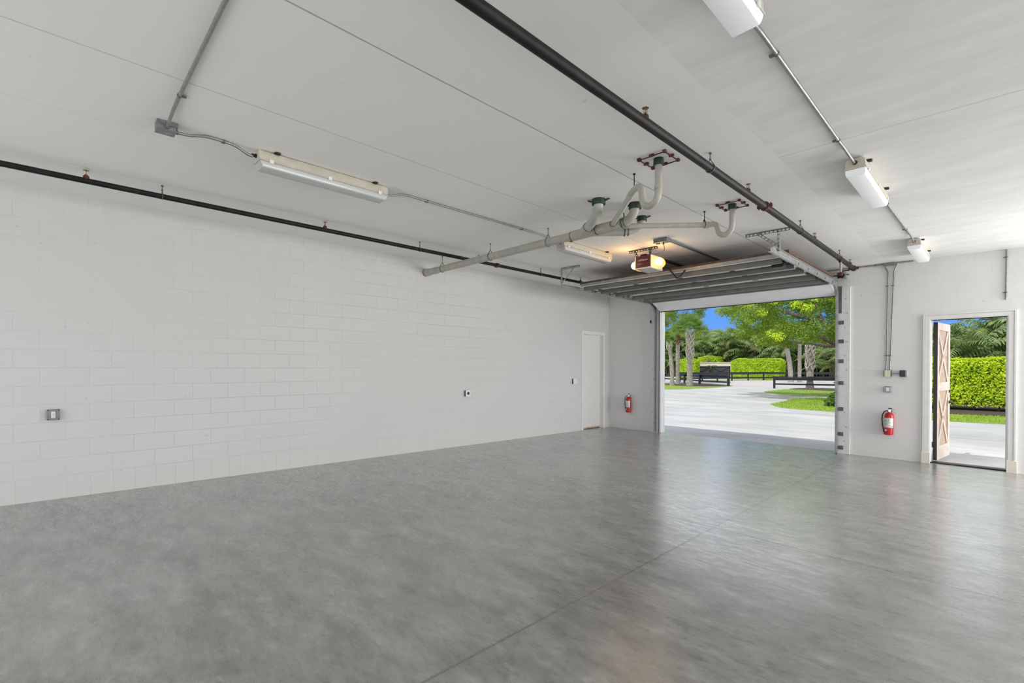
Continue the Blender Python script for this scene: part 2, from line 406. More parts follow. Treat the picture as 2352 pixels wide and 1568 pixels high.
# low dirt line where the block meets the slab
# flush door in the left wall
m = MB(); m.bx(-.150, -.105, D0 + .045, D1 - .045, floor_z(0, 10.4) + .012, DH - .05)
md, nt, b = new_mat('flush_door_paint')
p, x, y, z = POS(nt)
edge = RAMP(nt, MATH(nt, 'ADD', z, MATH(nt, 'MULTIPLY', NOISE(nt, COMB(nt, x, y, MATH(nt, 'MULTIPLY', z, .12)), 26, 3), -.10)), .012, .045, (1, 1, 1), (0, 0, 0))
c = MIX(nt, MATH(nt, 'MULTIPLY', edge, .9), (.77, .77, .75), (.42, .20, .08)); L(nt, c, b.inputs['Base Color']); setin(b, 'Roughness', .45)
d1 = struct(m.build('door_1', md, bevel=.002), 'closed flush white door with a rusted bottom edge', 'door')
m = MB(); w = .055
m.bx(-.16, .012, D0 - .03, D0 + .045, floor_z(0, 10) - .02, DH + .03); m.bx(-.16, .012, D1 - .045, D1 + .03, floor_z(0, 10) - .02, DH + .03); m.bx(-.16, .012, D0 + .045, D1 - .045, DH - .05, DH + .03)
m.bx(-.105, -.09, D0 + .045, D0 + .060, .04, DH - .05); m.bx(-.105, -.09, D1 - .060, D1 - .045, .04, DH - .05)
struct(m.build('trim_1', M['white_paint'], bevel=.004), 'white metal frame around the closed flush door', 'door frame')
# side door casing with plinth blocks
def fz(x): return floor_z(x, YB)
m = MB()
def casing(m, out, inn, y0, y1):
    zb = fz(P0) + .185; a, b2 = P0 - out, P1 + out; c1, d = P0 - inn, P1 + inn
    for q in ([(a, zb), (c1, zb), (c1, PH + inn), (a, PH + out)], [(d, zb), (b2, zb), (b2, PH + out), (d, PH + inn)], [(c1, PH + inn), (d, PH + inn), (b2, PH + out), (a, PH + out)]):
        m.prism(q, y0, y1, lambda x, z, y: (x, y, z))
casing(m, .098, 0, YB - .018, YB + .002); casing(m, .070, .014, YB - .026, YB - .017); casing(m, .0975, .076, YB - .034, YB - .017)
m.bx(P0 - .02, P0, YB, YO + .02, fz(P0), PH); m.bx(P1, P1 + .02, YB, YO + .02, fz(P0), PH); m.bx(P0 - .019, P1 + .019, YB + .001, YO + .019, PH - .0, PH + .02)
m.bx(P0, P0 + .014, YB + .08, YB + .13, fz(P0), PH); m.bx(P1 - .014, P1, YB + .08, YB + .13, fz(P0), PH)
tr = struct(m.build('trim_2', M['white_paint']), 'moulded white casing around the open side door', 'door frame')
m = MB()
for xa, xb in ((P0 - .112, P0 + .004), (P1 - .004, P1 + .112)): m.bx(xa, xb, YB - .042, YB, fz(xa) - .005, fz(xa) + .19)
m.build('plinth_block', M['plinth'], tr, bevel=.003)
m = MB(); m.bx(P0, P1, YB + .06, YO + .03, -.02, .016)
struct(m.build('trim_3', M['dark'], bevel=.004), 'dark metal threshold under the open side door', 'threshold')
# smooth boards flanking the overhead door, with bolt heads
BT = 3.20
for nm, xa, xb, lab in (('trim_4', 1.245, G0, 'bolted white board left of the overhead door'), ('trim_5', G1, 5.432, 'bolted white board right of the overhead door')):
    m = MB(); m.bx(xa, xb, YB - .038, YB, floor_z(xa, YB) - .01, BT if xa > 3 else 3.3)
    t = struct(m.build(nm, M['white_wood'], bevel=.006), lab, 'door trim')
    m = MB()
    for k in range(11):
        zz = .25 + k * .272; xx = (xa + xb) / 2 + (.055 if k % 2 else .03) * (1 if xa > 3 else -1)
        m.lathe((xx, YB - .038, zz), [(.012, 0), (.012, .002), (.007, .008)], (0, -1, 0), 10)
    m.build('bolt', M['galv'], t)
m = MB(); m.bx(G0, G1, YB - .03, YB, GH, 3.22); struct(m.build('trim_6', M['white_wood'], bevel=.004), 'white header board above the overhead door opening', 'door trim')
# outer jamb linings: pale reveal and brown weather stop
m = MB()
m.bx(G0 - .0, G0 + .012, YB + .02, YO, 0, GH); m.bx(G1 - .012, G1, YB + .02, YO, 0, GH)
struct(m.build('trim_7', M['white_paint']), 'white painted reveal of the overhead door opening', 'door trim')
m = MB()
m.bx(G0 - .012, G0 + .006, YB - .05, YB - .038, .01, GH); m.bx(G1 - .006, G1 + .014, YB - .052, YB - .038, .01, GH)
struct(m.build('trim_8', M['cladding']), 'brown weather strip along the overhead door jambs', 'door trim')

# ------------------------------------------------------------------ overhead door
gd = thing('garage_door', 'raised overhead door with grey steel struts, open above the driveway opening', 'garage door', (3.36, 9.5, 3.3))
O = (3.36, 9.5, 3.3)
secs = [(7.97, 8.50), (8.505, 9.035), (9.04, 9.57), (9.575, 10.105), (10.11, 10.64)]
DZ = 3.285
ang = math.atan2(-.235, .50)
for a, b2 in secs:
    m = MB(O); m.bx(G0 + .01, G1 - .01, a, b2, DZ, DZ + .04)
    for yy in (a + .012, b2 - .03): m.bx(G0 + .01, G1 - .01, yy, yy + .018, DZ - .010, DZ)
    m.build('door_section', M['steel_panel'], gd, bevel=.003)
    m = MB(O); m.bx(G0 - .035, G1 + .045, a, b2 + .003, DZ + .04, DZ + .088); m.build('wood_cladding', M['cladding'], gd, bevel=.003)
R = Matrix.Rotation(ang, 3, 'X')
m = MB(O); c = Vector(((G0 + G1) / 2, 10.655 + .265, DZ + .02 - .125)); m.box(c, (G1 - G0 - .02, .565, .04), R)
m.build('door_section', M['steel_panel'], gd, bevel=.003)
m = MB(O); m.box(c + R @ Vector((0, 0, .044)), (G1 - G0 + .03, .565, .045), R); m.build('wood_cladding', M['cladding'], gd, bevel=.003)
m = MB(O); m.box(c + R @ Vector((0, .288, -.003)), (G1 - G0 - .02, .018, .055), R); m.build('bottom_seal', M['dark'], gd)
# U-shaped struts hanging under the sections
for yy in (8.03, 8.60, 9.16, 9.86, 10.36):
    m = MB(O); x0, x1 = G0 + .03, G1 - .07
    m.bx(x0, x1, yy - .002, yy + .001, DZ - .078, DZ - .010); m.bx(x0, x1, yy + .048, yy + .051, DZ - .078, DZ - .010)
    m.bx(x0, x1, yy - .002, yy + .051, DZ - .081, DZ - .078); m.bx(x0, x1, yy - .022, yy, DZ - .013, DZ - .009); m.bx(x0, x1, yy + .05, yy + .072, DZ - .013, DZ - .009)
    m.build('strut', M['strut'], gd, smooth=False)
m = MB(O); m.bx(G0 + .02, G1 - .02, 10.60, 10.66, DZ - .085, DZ - .012); m.build('strut', M['strut'], gd, bevel=.002)
m = MB(O); m.bx(G0 + .01, G1 - .01, 7.945, 7.97, DZ + .0, DZ + .045); m.build('top_rail', M['galv'], gd, bevel=.002)
for k, yy in enumerate((8.5, 9.035, 9.57, 10.105, 10.64)):
    for xx in (G0 + .10, 2.45, 3.36, 4.27, G1 - .10):
        if k == 4 and 2 < xx < 5: continue
        m = MB(O); m.bx(xx - .035, xx + .035, yy - .055, yy + .055, DZ - .018, DZ - .010); m.cyl((xx - .045, yy, DZ - .022), (xx + .045, yy, DZ - .022), .008, 8)
        if xx < 2 or xx > 5:
            s = -1 if xx < 2 else 1
            m.bx(xx - .02, xx + .02, yy - .012, yy + .012, DZ - .045, DZ - .012)
            m.cyl((xx, yy, DZ - .04), (xx + s * .135, yy, DZ - .04), .006, 8); m.cyl((xx + s * .118, yy, DZ - .04), (xx + s * .140, yy, DZ - .04), .022, 14)
        m.build('hinge', M['galv_dark'], gd)
# end reinforcing plates catching light under the struts
for s, xx in ((-1, G0 + .05), (1, G1 - .05)):
    m = MB(O)
    for a, b2 in secs: m.bx(xx - .03, xx + .03, a + .05, b2 - .05, DZ - .004, DZ)
    m.build('end_plate', M['galv'], gd, bevel=.001)
m = MB(O); m.bx(4.95, 5.12, 8.22, 8.36, DZ - .10, DZ - .012); m.cyl((4.78, 8.30, DZ - .06), (5.02, 8.30, DZ - .06), .007, 8)
m.build('slide_lock', M['dark'], gd, bevel=.004)

# ------------------------------------------------------------------ tracks
def punched_angle(m, p0, p1, w=.034, up=Vector((0, 0, 1)), holes=True):
    p0, p1 = Vector(p0), Vector(p1); d = p1 - p0; ln = d.length; t = d.normalized(); s = t.cross(up).normalized(); u = s.cross(t)
    R3 = Matrix((t, s, u)).transposed()
    n = max(2, int(ln / .05)); st = ln / n
    # two flange strips with rungs between slots so the slots are real holes
    for a in (-w / 2 + .004, w / 2 - .004): m.box(p0 + d / 2 + u * a, (ln, .003, .009), R3)
    for k in range(n + 1): m.box(p0 + t * min(ln - .006, max(.006, k * st)), (.016, .003, w), R3)
    m.box(p0 + d / 2 + u * (w / 2) + s * (w / 2 - .002), (ln, w, .003), R3)
def track(x, side, label):
    zt = 3.245; O = (x, YB, 0)
    e = thing('door_track', label, 'garage door track', O)
    y_end = 7.22 if side > 0 else 7.50
    m = MB(O)
    # C channel: web on the outside, two lips facing the door
    yv = YB - .10; r = .32
    path = [(y_end, zt), (yv - r, zt)] + [(yv - r + r * math.sin(a), zt - r + r * math.cos(a)) for a in [PI / 2 * k / 10 for k in range(1, 11)]] + [(yv, floor_z(x, YB) + .02)]
    prof = [(0, -.028), (0, .028), (.003, .028), (.003, -.028)]
    def sweep(prof):
        n = len(prof); vs = []; fs = []
        for i, (yy, zz) in enumerate(path):
            a = path[max(0, i - 1)]; c2 = path[min(len(path) - 1, i + 1)]
            ty, tz = c2[0] - a[0], c2[1] - a[1]; ll = math.hypot(ty, tz); ny, nz = -tz / ll, ty / ll
            for (px_, pn) in prof: vs.append((x + side * px_, yy + ny * pn, zz + nz * pn))
        for i in range(len(path) - 1):
            for k in range(n): fs.append((i * n + k, i * n + (k + 1) % n, (i + 1) * n + (k + 1) % n, (i + 1) * n + k))
        fs.append(tuple(range(n))); fs.append(tuple(range((len(path) - 1) * n, len(path) * n)))
        m.add(vs, fs)
    sweep(prof); sweep([(-.034, .028), (-.034, .025), (.0, .025), (.0, .028)]); sweep([(-.034, -.028), (-.034, -.025), (.0, -.025), (.0, -.028)])
    m.build('rail', M['galv'], e, smooth=False)
    # reinforcing angle on the outside of the horizontal rail
    m = MB(O); m.bx(x + side * .004 - .002, x + side * .004 + .002, y_end + .05, 10.95, zt - .002, zt + .048)
    m.bx(min(x, x + side * .04), max(x, x + side * .04), y_end + .05, 10.95, zt + .044, zt + .048); m.build('stiffener', M['galv'], e, smooth=False)
    # wall brackets
    for zz in (.12, .38, .86, 1.36, 1.78, 2.16, 2.52):
        m = MB(O); x0 = x + side * .005; x1 = x + side * (.085 if side > 0 else .03); h = .05
        m.bx(min(x0, x1), max(x0, x1), YB - .043, YB - .038, zz - h / 2 - .012, zz + h / 2 + .012)
        m.bx(min(x0, x0 + side * .004), max(x0, x0 + side * .004), yv - .02, YB - .04, zz - h / 2, zz + h / 2)
        m.lathe((x0 + side * (.05 if side > 0 else .02), YB - .043, zz), [(.009, 0), (.009, .004), (.004, .007)], (0, -1, 0), 8)
        m.build('bracket', M['galv_dark'], e, smooth=False)
    # tall flag angle beside the curve
    m = MB(O); m.bx(min(x, x + side * .05), max(x, x + side * .05), YB - .046, YB - .040, 2.70, 3.22); m.bx(x - .003, x + .003, yv - .02, YB - .04, 2.70, 3.22)
    m.build('flag_angle', M['galv_dark'], e, bevel=.001)
    # ceiling hanger of punched angle
    hy = 7.50; zc = ceil_z(x) - .02
    m = MB(O)
    a0, a1 = (1.385, 1.83) if side < 0 else (4.83, 5.40)
    punched_angle(m, (a0, hy, ceil_z(a0) - .021), (a1, hy, ceil_z(a1) - .021), up=Vector((0, 0, 1)))
    hx = x + side * .02
    punched_angle(m, (hx, hy, ceil_z(hx) - .02), (hx, hy, zt + .02), up=Vector((1, 0, 0)))
    if side > 0: punched_angle(m, (5.00, hy, ceil_z(5) - .02), (hx, hy, 3.33), up=Vector((1, 0, 0)))
    else: m.cyl((1.70, hy, ceil_z(1.7) - .02), (hx, hy, 3.30), .008, 8)
    m.build('ceiling_hanger', M['galv'], e, smooth=False)
    return e
track(1.40, -1, 'galvanised overhead door track on the left, nearest the long block wall')
track(5.245, 1, 'galvanised overhead door track on the right, beside the black sprinkler main')
sp = thing('torsion_shaft', 'steel torsion spring shaft with drums above the overhead door header', 'door spring', (3.36, YB - .10, 3.42))
O = (3.36, YB - .10, 3.42)
m = MB(O); m.cyl((1.32, YB - .10, 3.42), (5.42, YB - .10, 3.42), .0125, 12); m.build('shaft', M['galv_dark'], sp)
for xx in (1.47, 5.28):
    m = MB(O); m.lathe((xx - .04, YB - .10, 3.42), [(.06, 0), (.06, .012), (.048, .016), (.05, .06), (.062, .066), (.062, .08), (.03, .09)], (1, 0, 0), 24); m.build('cable_drum', M['dark'], sp)
    m = MB(O); s = -1 if xx < 3 else 1; m.bx(xx + s * .09 - .004, xx + s * .09 + .004, YB - .15, YB - .0, 3.36, 3.48); m.build('bearing_plate', M['galv'], sp)
m = MB(O); m.lathe((3.0, YB - .10, 3.42), [(.025, 0), (.025, .02)] + [(.024 + .003 * (k % 2), .02 + k * .012) for k in range(50)] + [(.025, .64)], (1, 0, 0), 16); m.build('spring', M['dark'], sp)
# drain of the sprinkler main beside the door: short drop with red cap
dp = thing('drop_pipe', 'short galvanised drop pipe with a rusty red elbow beside the overhead door', 'pipe', (5.63, 10.9, 3.2))

# ------------------------------------------------------------------ opener
op = thing('door_opener', 'maroon ceiling-hung door opener with glowing amber lamps', 'garage door opener', (3.40, 7.12, 3.24))
O = (3.40, 7.12, 3.24)
y0, y1 = 7.12, 7.50
m = MB(O)
m.prism([(3.285, 3.265), (3.505, 3.265), (3.525, 3.30), (3.515, 3.44), (3.495, 3.452), (3.295, 3.452), (3.272, 3.44), (3.262, 3.30)], y0, y1, lambda x, z, y: (x, y, z))
m.build('motor_housing', M['opener_red'], op, bevel=.006)
m = MB(O); m.bx(3.262, 3.535, y0 - .004, y1, 3.238, 3.266); m.build('base_cover', M['opener_grey'], op, bevel=.008)
for s, xa in ((-1, 3.262), (1, 3.528)):
    m = MB(O); m.bx(min(xa, xa + s * .014), max(xa, xa + s * .014), y0 - .006, y1 - .02, 3.245, 3.45); m.build('lens_rim', M['opener_grey'], op, bevel=.004)
    m = MB(O); cx = xa + s * .014
    m.sphere((cx, (y0 + y1) / 2 - .02, 3.34), 1, 20, 14, (.112 if s < 0 else .125, .165, .094)); ln = m.build('light_lens', M['lamp_glass'], op)
    m = MB(O); m.sphere((cx + s * (.06 if s < 0 else .075), y0 + .10, 3.335), .062, 16, 10); m.build('bulb', M['bulb'], ln)
m = MB(O); m.prism([(3.31, 3.45), (3.47, 3.45), (3.44, 3.475), (3.34, 3.475)], y0 + .03, y1 - .1, lambda x, z, y: (x, y, z)); m.bx(3.33, 3.43, y0 + .02, y1 + .02, 3.468, 3.482)
m.build('top_plate', M['dark'], op, bevel=.003)
m = MB(O); m.bx(3.375, 3.415, y1 - .05, YB - .04, 3.47, 3.505); m.bx(3.365, 3.425, YB - .06, YB - .0, 3.44, 3.53); m.build('rail', M['dark'], op, bevel=.002)
m = MB(O); punched_angle(m, (3.085, 7.21, ceil_z(3.3) - .021), (3.60, 7.21, ceil_z(3.4) - .022)); 
punched_angle(m, (3.19, 7.21, 3.57), (3.255, 7.21, 3.43), up=Vector((1, 0, 0)))
punched_angle(m, (3.478, 7.21, 3.57), (3.485, 7.21, 3.45), up=Vector((1, 0, 0))); punched_angle(m, (3.452, 7.23, 3.57), (3.46, 7.23, 3.45), up=Vector((1, 0, 0)))
m.build('hanging_strap', M['galv_dark'], op, smooth=False)
m = MB(O); ring = []
for k in range(60):
    t = k / 59; ring.append((3.468 + .026 * math.cos(t * 8 * PI), 7.20 + .026 * math.sin(t * 8 * PI), 3.565 - .13 * t))
m.tube(ring, .0035, 6); m.build('wire_coil', M['dark'], op)
m = MB(O); m.bx(3.355, 3.435, 7.62, 7.74, 3.43, 3.475); m.build('trolley', M['dark'], op, bevel=.004)
m = MB(O); m.tube([(3.42, 7.68, 3.45), (3.60, 7.72, 3.22), (3.665, 7.735, 3.135)], .012, 8); m.tube([(3.665, 7.735, 3.135), (3.69, 7.80, 3.175), (3.70, 7.95, 3.29)], .012, 8); m.build('door_arm', M['dark'], op)
m = MB(O); m.tube([(3.395, 7.66, 3.43), (3.385, 7.45, 3.25), (3.38, 7.40, 3.2), (3.378, 7.40, 2.43)], .0022, 6); m.build('pull_cord', M['cord'], op)
m = MB(O); m.sphere((3.378, 7.40, 2.41), .018, 10, 8, (1, 1, 1.6)); m.build('cord_handle', M['dark'], op)
text('LiftMaster', .042, M['opener_grey'], op, (3.393 - O[0], y0 - .0022 - O[1], 3.385 - O[2]), (PI / 2, 0, 0), 'lettering')
text('Security+', .018, M['opener_grey'], op, (3.335 - O[0], y0 - .0022 - O[1], 3.325 - O[2]), (PI / 2, 0, 0), 'lettering')

# ------------------------------------------------------------------ sprinkler pipes
def sprinkler(m, x, y, z, r):
    """upright sprinkler head: tee boss, threaded base, frame arms and deflector"""
    m.lathe((x, y, z + r * .6), [(.019, 0), (.019, .030), (.014, .034)], (0, 0, 1), 12)
    return m
def sprinkler_head(x, y, z, r, parent, O):
    m = MB(O); m.lathe((x, y, z + r * .5), [(.024, 0), (.024, .032), (.019, .038)], (0, 0, 1), 12); h = m.build('sprinkler_head', M['rust'], parent)
    zz = z + r * .5 + .038
    m = MB(O); m.lathe((x, y, zz), [(.013, 0), (.013, .010), (.009, .014)], (0, 0, 1), 10)
    for s in (-1, 1): m.tube([(x + s * .011, y, zz + .010), (x + s * .014, y, zz + .028), (x + s * .004, y, zz + .048)], .0026, 6)
    m.cyl((x, y, zz + .014), (x, y, zz + .046), .0028, 6)
    m.lathe((x, y, zz + .047), [(.006, 0), (.024, .002), (.025, .004), (.004, .006)], (0, 0, 1), 16); m.build('deflector', M['brass'], h)
def ring_hanger(x, y, z, r, parent, O, mtl='galv_dark'):
    """threaded rod with a pear-shaped loop around a pipe that runs along y"""
    m = MB(O); top = ceil_z(x)
    m.cyl((x, y, top), (x, y, z + r + .045), .0045, 8); m.lathe((x, y, top - .012), [(.013, 0), (.013, .012)], (0, 0, 1), 8); m.lathe((x, y, z + r + .035), [(.009, 0), (.009, .014)], (0, 0, 1), 6)
    loop = [(x + (r + .004) * math.sin(a), y, z - (r + .004) * math.cos(a)) for a in [-2.25 + 4.5 * k / 20 for k in range(21)]]
    m.tube([(x, y, z + r + .04)] + loop + [(x, y, z + r + .04)], .0042, 6, cap=False); m.build('pipe_hanger', M[mtl], parent)
def coupling(c, axis, r, parent, O, name='coupling', mtl='rust'):
    m = MB(O); ax = Vector(axis)
    m.lathe(Vector(c) - ax * .025, [(r + .006, 0), (r + .014, .006), (r + .014, .044), (r + .006, .05)], axis, 18)
    s = ax.cross(Vector((0, 0, 1))).normalized()
    for k in (-1, 1):
        m.box(Vector(c) + s * k * (r + .022), (.036 if abs(s.x) > .5 else .03, .03 if abs(s.x) > .5 else .036, .032)); m.cyl(Vector(c) + s * k * (r + .024) - Vector((0, 0, .03)), Vector(c) + s * k * (r + .024) + Vector((0, 0, .03)), .006, 8)
    m.build(name, M[mtl], parent)
def sprinkler_pipe(x, z, r, y0, y1, heads, hangers, coups, label, mt):
    O = (x, y0, z); e = thing('sprinkler_pipe', label, 'pipe', O)
    m = MB(O); m.tube([(x, y0, z), (x, y1, z)], r, 24); m.build('pipe', M[mt], e)
    for y in heads: sprinkler_head(x, y, z, r, e, O)
    for y in hangers: ring_hanger(x, y, z, r, e, O)
    for y in coups: coupling((x, y, z), (0, 1, 0), r, e, O)
    return e, O
XP = 5.585
eR, OR = sprinkler_pipe(XP, 3.428, .036, YF + .1, 10.55, [3.39, 5.42, 7.95, 10.25], [1.6, 4.50, 7.265, 9.46], [5.92], 'thick black sprinkler main over the garage, right of the overhead door', 'pipe_grey')
coupling((XP, 10.55, 3.428), (0, 1, 0), .036, eR, OR, 'end_cap')
m = MB(OR); m.lathe((XP, 10.52, 3.428), [(.042, 0), (.046, .03), (.046, .055), (.02, .06)], (0, 1, 0), 16); m.build('end_cap', M['rust'], eR)
sprinkler_pipe(1.08, 3.49, .028, YF + .1, YB - .0, [.55, 2.93, 5.62, 8.5], [1.16, 4.42, 7.22, 9.4], [6.05], 'black sprinkler branch pipe running along the long block wall', 'pipe_black')
O = (5.63, 9.46, 3.2); dp.location = O
m = MB(O); m.tube([(5.60, 9.46, 3.395), (5.602, 9.46, 3.36)], .026, 16); m.build('outlet', M['rust'], dp)
m = MB(O); m.tube([(5.602, 9.46, 3.37), (5.605, 9.46, 3.20)], .017, 16); m.build('drop', M['galv'], dp)
m = MB(O); m.sphere((5.605, 9.46, 3.175), .032, 14, 10); m.lathe((5.56, 9.46, 3.175), [(.026, 0), (.026, .03)], (1, 0, 0), 12); m.build('elbow', M['rust'], dp)
m = MB(O); m.cyl((5.605, 9.46, 3.215), (5.70, 9.47, 3.22), .010, 8); m.lathe((5.70, 9.47, 3.22), [(.015, 0), (.015, .012)], (1, 0, 0), 8); m.build('valve_stem', M['dark'], dp)

# ------------------------------------------------------------------ drain pipes
dr = thing('drain_pipe', 'off-white plastic drain pipe with branches and traps slung under the ceiling', 'drain pipe', (0.0, 5.255, 3.395))
O = (0.0, 5.255, 3.395); ZD = 3.395
m = MB(O); m.tube([(.045, 5.255, ZD), (4.12, 5.255, ZD)], .056, 28); m.build('main_pipe', M['pvc'], dr)
for xa, prof in ((.012, [(.056, 0), (.066, .006), (.066, .11), (.060, .12)]), (.62, [(.0575, 0), (.0575, .02)]), (.28, [(.060, 0), (.062, .004), (.062, .086), (.060, .09)])):
    m = MB(O); m.lathe((xa, 5.255, ZD), prof, (1, 0, 0), 28); m.build('end_fitting', M['pvc'], dr)
m = MB(O); m.lathe((.004, 5.255, ZD), [(.060, 0), (.068, .004), (.068, .012)], (1, 0, 0), 28); m.build('end_cap', M['rust'], dr)
# wye hubs along the main
def hub(a, b2, r, name='coupling_hub', mt='pvc'):
    a, b2 = Vector(a), Vector(b2); ax = (b2 - a).normalized(); ln = (b2 - a).length
    m = MB(O); m.lathe(a, [(r, 0), (r + .004, .004), (r + .004, ln - .004), (r, ln)], ax, 28); m.build(name, M[mt], dr)
def seam(c, ax, r):
    m = MB(O); ax = Vector(ax).normalized(); m.lathe(Vector(c) - ax * .003, [(r, 0), (r, .006)], ax, 28); m.build('joint_seam', M['pvc_seam'], dr)
hub((3.44, 5.255, ZD), (3.80, 5.255, ZD), .062); hub((3.86, 5.255, ZD), (4.20, 5.255, ZD), .062)
for xx in (3.435, 3.83): seam((xx, 5.255, ZD), (1, 0, 0), .0665)
def bend(pts, r, mt='pvc', name='branch_pipe', sub=6, n=22):
    """smooth Catmull-Rom tube through the points"""
    P = [Vector(p) for p in pts]; out = []
    for i in range(len(P) - 1):
        p0 = P[max(0, i - 1)]; p1 = P[i]; p2 = P[i + 1]; p3 = P[min(len(P) - 1, i + 2)]
        for k in range(sub):
            t = k / sub; out.append(.5 * ((2 * p1) + (p2 - p0) * t + (2 * p0 - 5 * p1 + 4 * p2 - p3) * t * t + (-p0 + 3 * p1 - 3 * p2 + p3) * t ** 3))
    out.append(P[-1]); m = MB(O); m.tube(out, r, n); m.build(name, M[mt], dr)
# branch to the near collar
hub((3.60, 5.255, ZD), (3.78, 5.13, ZD + .02), .058); seam((3.785, 5.127, ZD + .02), (.82, -.57, .1), .0625)
bend([(3.66, 5.215, ZD), (3.80, 5.115, ZD + .02), (3.93, 5.01, ZD + .02), (4.06, 4.90, ZD + .035), (4.145, 4.825, ZD + .085), (4.175, 4.80, 3.52), (4.18, 4.795, 3.56)], .056, 'pvc_white')
# branch to the second collar
bend([(4.10, 5.255, ZD), (4.22, 5.255, ZD + .005), (4.33, 5.24, ZD + .045), (4.385, 5.22, ZD + .10), (4.40, 5.21, 3.56)], .054)
# branch to the third collar, behind
bend([(3.72, 5.30, ZD), (3.86, 5.42, ZD), (4.02, 5.56, ZD), (4.13, 5.65, ZD + .03), (4.19, 5.695, ZD + .09), (4.205, 5.70, 3.56)], .050)
# small waste arms
A0 = Vector((4.80, 4.49, 3.405)); A1 = Vector((4.06, 5.235, 3.395))
m = MB(O); m.tube([A0, A1], .031, 22); m.build('waste_arm', M['pvc_white'], dr)
seam(A0 + (A1 - A0) * .10, A1 - A0, .036); seam(A0 + (A1 - A0) * .93, A1 - A0, .040)
hub(A0 + (A1 - A0) * .0, A0 + (A1 - A0) * .10, .035, mt='pvc_white'); hub(A0 + (A1 - A0) * .93, A1, .040)
bend([(5.20, 4.29, 3.57), (5.20, 4.29, 3.42), (5.20, 4.29, 3.27), (5.175, 4.298, 3.20), (5.10, 4.322, 3.168), (5.025, 4.346, 3.20), (5.0, 4.355, 3.27), (4.985, 4.36, 3.35), (4.94, 4.385, 3.405), (4.87, 4.43, 3.412), (4.80, 4.49, 3.405)], .032, name='trap')
hub((5.20, 4.29, 3.29), (5.20, 4.29, 3.33), .034)
B0_ = Vector((4.90, 6.085, 3.405)); B1_ = Vector((4.10, 5.30, 3.395))
m = MB(O); m.tube([B0_, B1_], .031, 22); m.build('waste_arm', M['pvc'], dr)
hub(B0_, B0_ + (B1_ - B0_) * .06, .036)
bend([(5.20, 6.02, 3.57), (5.20, 6.02, 3.44), (5.20, 6.02, 3.34), (5.18, 6.025, 3.27), (5.11, 6.04, 3.232), (5.04, 6.055, 3.265), (5.02, 6.06, 3.32), (5.0, 6.065, 3.375), (4.95, 6.075, 3.402), (4.90, 6.085, 3.405)], .032, name='trap')
def collar(x, y, r, frame=False, ears=True):
    m = MB(O); zt = ceil_z(x)
    m.lathe((x, y, zt - .062), [(r, 0), (r + .003, .006), (r + .001, .062)], (0, 0, 1), 28)
    if ears:
        for a in (.4, .4 + PI): m.box((x + (r + .022) * math.cos(a), y + (r + .022) * math.sin(a), zt - .012), (.06, .02, .012), Matrix.Rotation(a, 3, 'Z') @ Matrix.Rotation(-.35, 3, 'Y'))
    m.build('ceiling_collar', M['green'], dr)
    if frame:
        m = MB(O); w = frame; q = [(x - w, y - w), (x + w, y - w), (x + w, y + w), (x - w, y + w)]
        for i in range(4):
            a, b2 = q[i], q[(i + 1) % 4]; m.tube([(a[0], a[1], zt - .016), (b2[0], b2[1], zt - .016)], .0055, 8)
            m.box((a[0], a[1], zt - .012), (.028, .028, .024)); m.box(((a[0] + b2[0]) / 2, (a[1] + b2[1]) / 2, zt - .010), (.045, .022, .018))
        m.build('support_frame', M['rust'], dr, smooth=False)
collar(4.18, 4.795, .075); collar(4.40, 5.21, .070); collar(4.205, 5.70, .058); collar(5.20, 4.29, .044, .125, False); collar(5.20, 6.02, .044, .125, False)
m = MB(O); m.lathe((4.40, 5.21, ceil_z(4.4) - .012), [(.082, 0), (.086, .012)], (0, 0, 1), 20); m.build('stain_ring', M['rust'], dr)
def drain_hanger(x, r=.056):
    m = MB(O); top = ceil_z(x)
    m.cyl((x, 5.255, top), (x, 5.255, ZD + r + .055), .0045, 8); m.lathe((x, 5.255, top - .012), [(.012, 0), (.012, .012)], (0, 0, 1), 8)
    loop = [(x, 5.255 + (r + .004) * math.sin(a), ZD - (r + .004) * math.cos(a)) for a in [-2.1 + 4.2 * k / 20 for k in range(21)]]
    m.tube([(x, 5.255, ZD + r + .055)] + loop + [(x, 5.255, ZD + r + .055)], .0055, 6, cap=False); m.build('pipe_hanger', M['galv_dark'], dr)
for xx in (.52, 1.80, 3.005): drain_hanger(xx)
for (x, y) in ((4.86, 4.435), (4.86, 6.045)):
    m = MB(O); m.cyl((x, y, ceil_z(x)), (x, y, 3.41), .005, 8); m.lathe((x, y, ceil_z(x) - .012), [(.013, 0), (.013, .012)], (0, 0, 1), 8)
    if y > 5: m.torus((x, y, 3.405), .036, .006, (.71, .70, 0)); m.lathe((x, y, 3.44), [(.016, 0), (.01, .03)], (0, 0, 1), 8)
    m.build('pipe_hanger', M['dark'], dr)
for c, ax, r in (((4.21, 5.255, ZD), (1, 0, .05), .061), ((4.245, 5.253, ZD + .01), (1, 0, .15), .060), ((4.03, 5.57, ZD), (.75, .65, 0), .056), ((4.06, 5.60, ZD + .005), (.75, .65, .1), .056)):
    m = MB(O); ax = Vector(ax).normalized(); m.lathe(Vector(c) - ax * .008, [(r, 0), (r + .003, .003), (r + .003, .013), (r, .016)], ax, 26); m.build('hose_clamp', M['galv_dark'], dr)
m = MB(O); m.torus((4.19, 5.255, ZD + .085), .035, .006, (0, 1, 0), ry=.05); m.build('clamp_loop', M['dark'], dr)

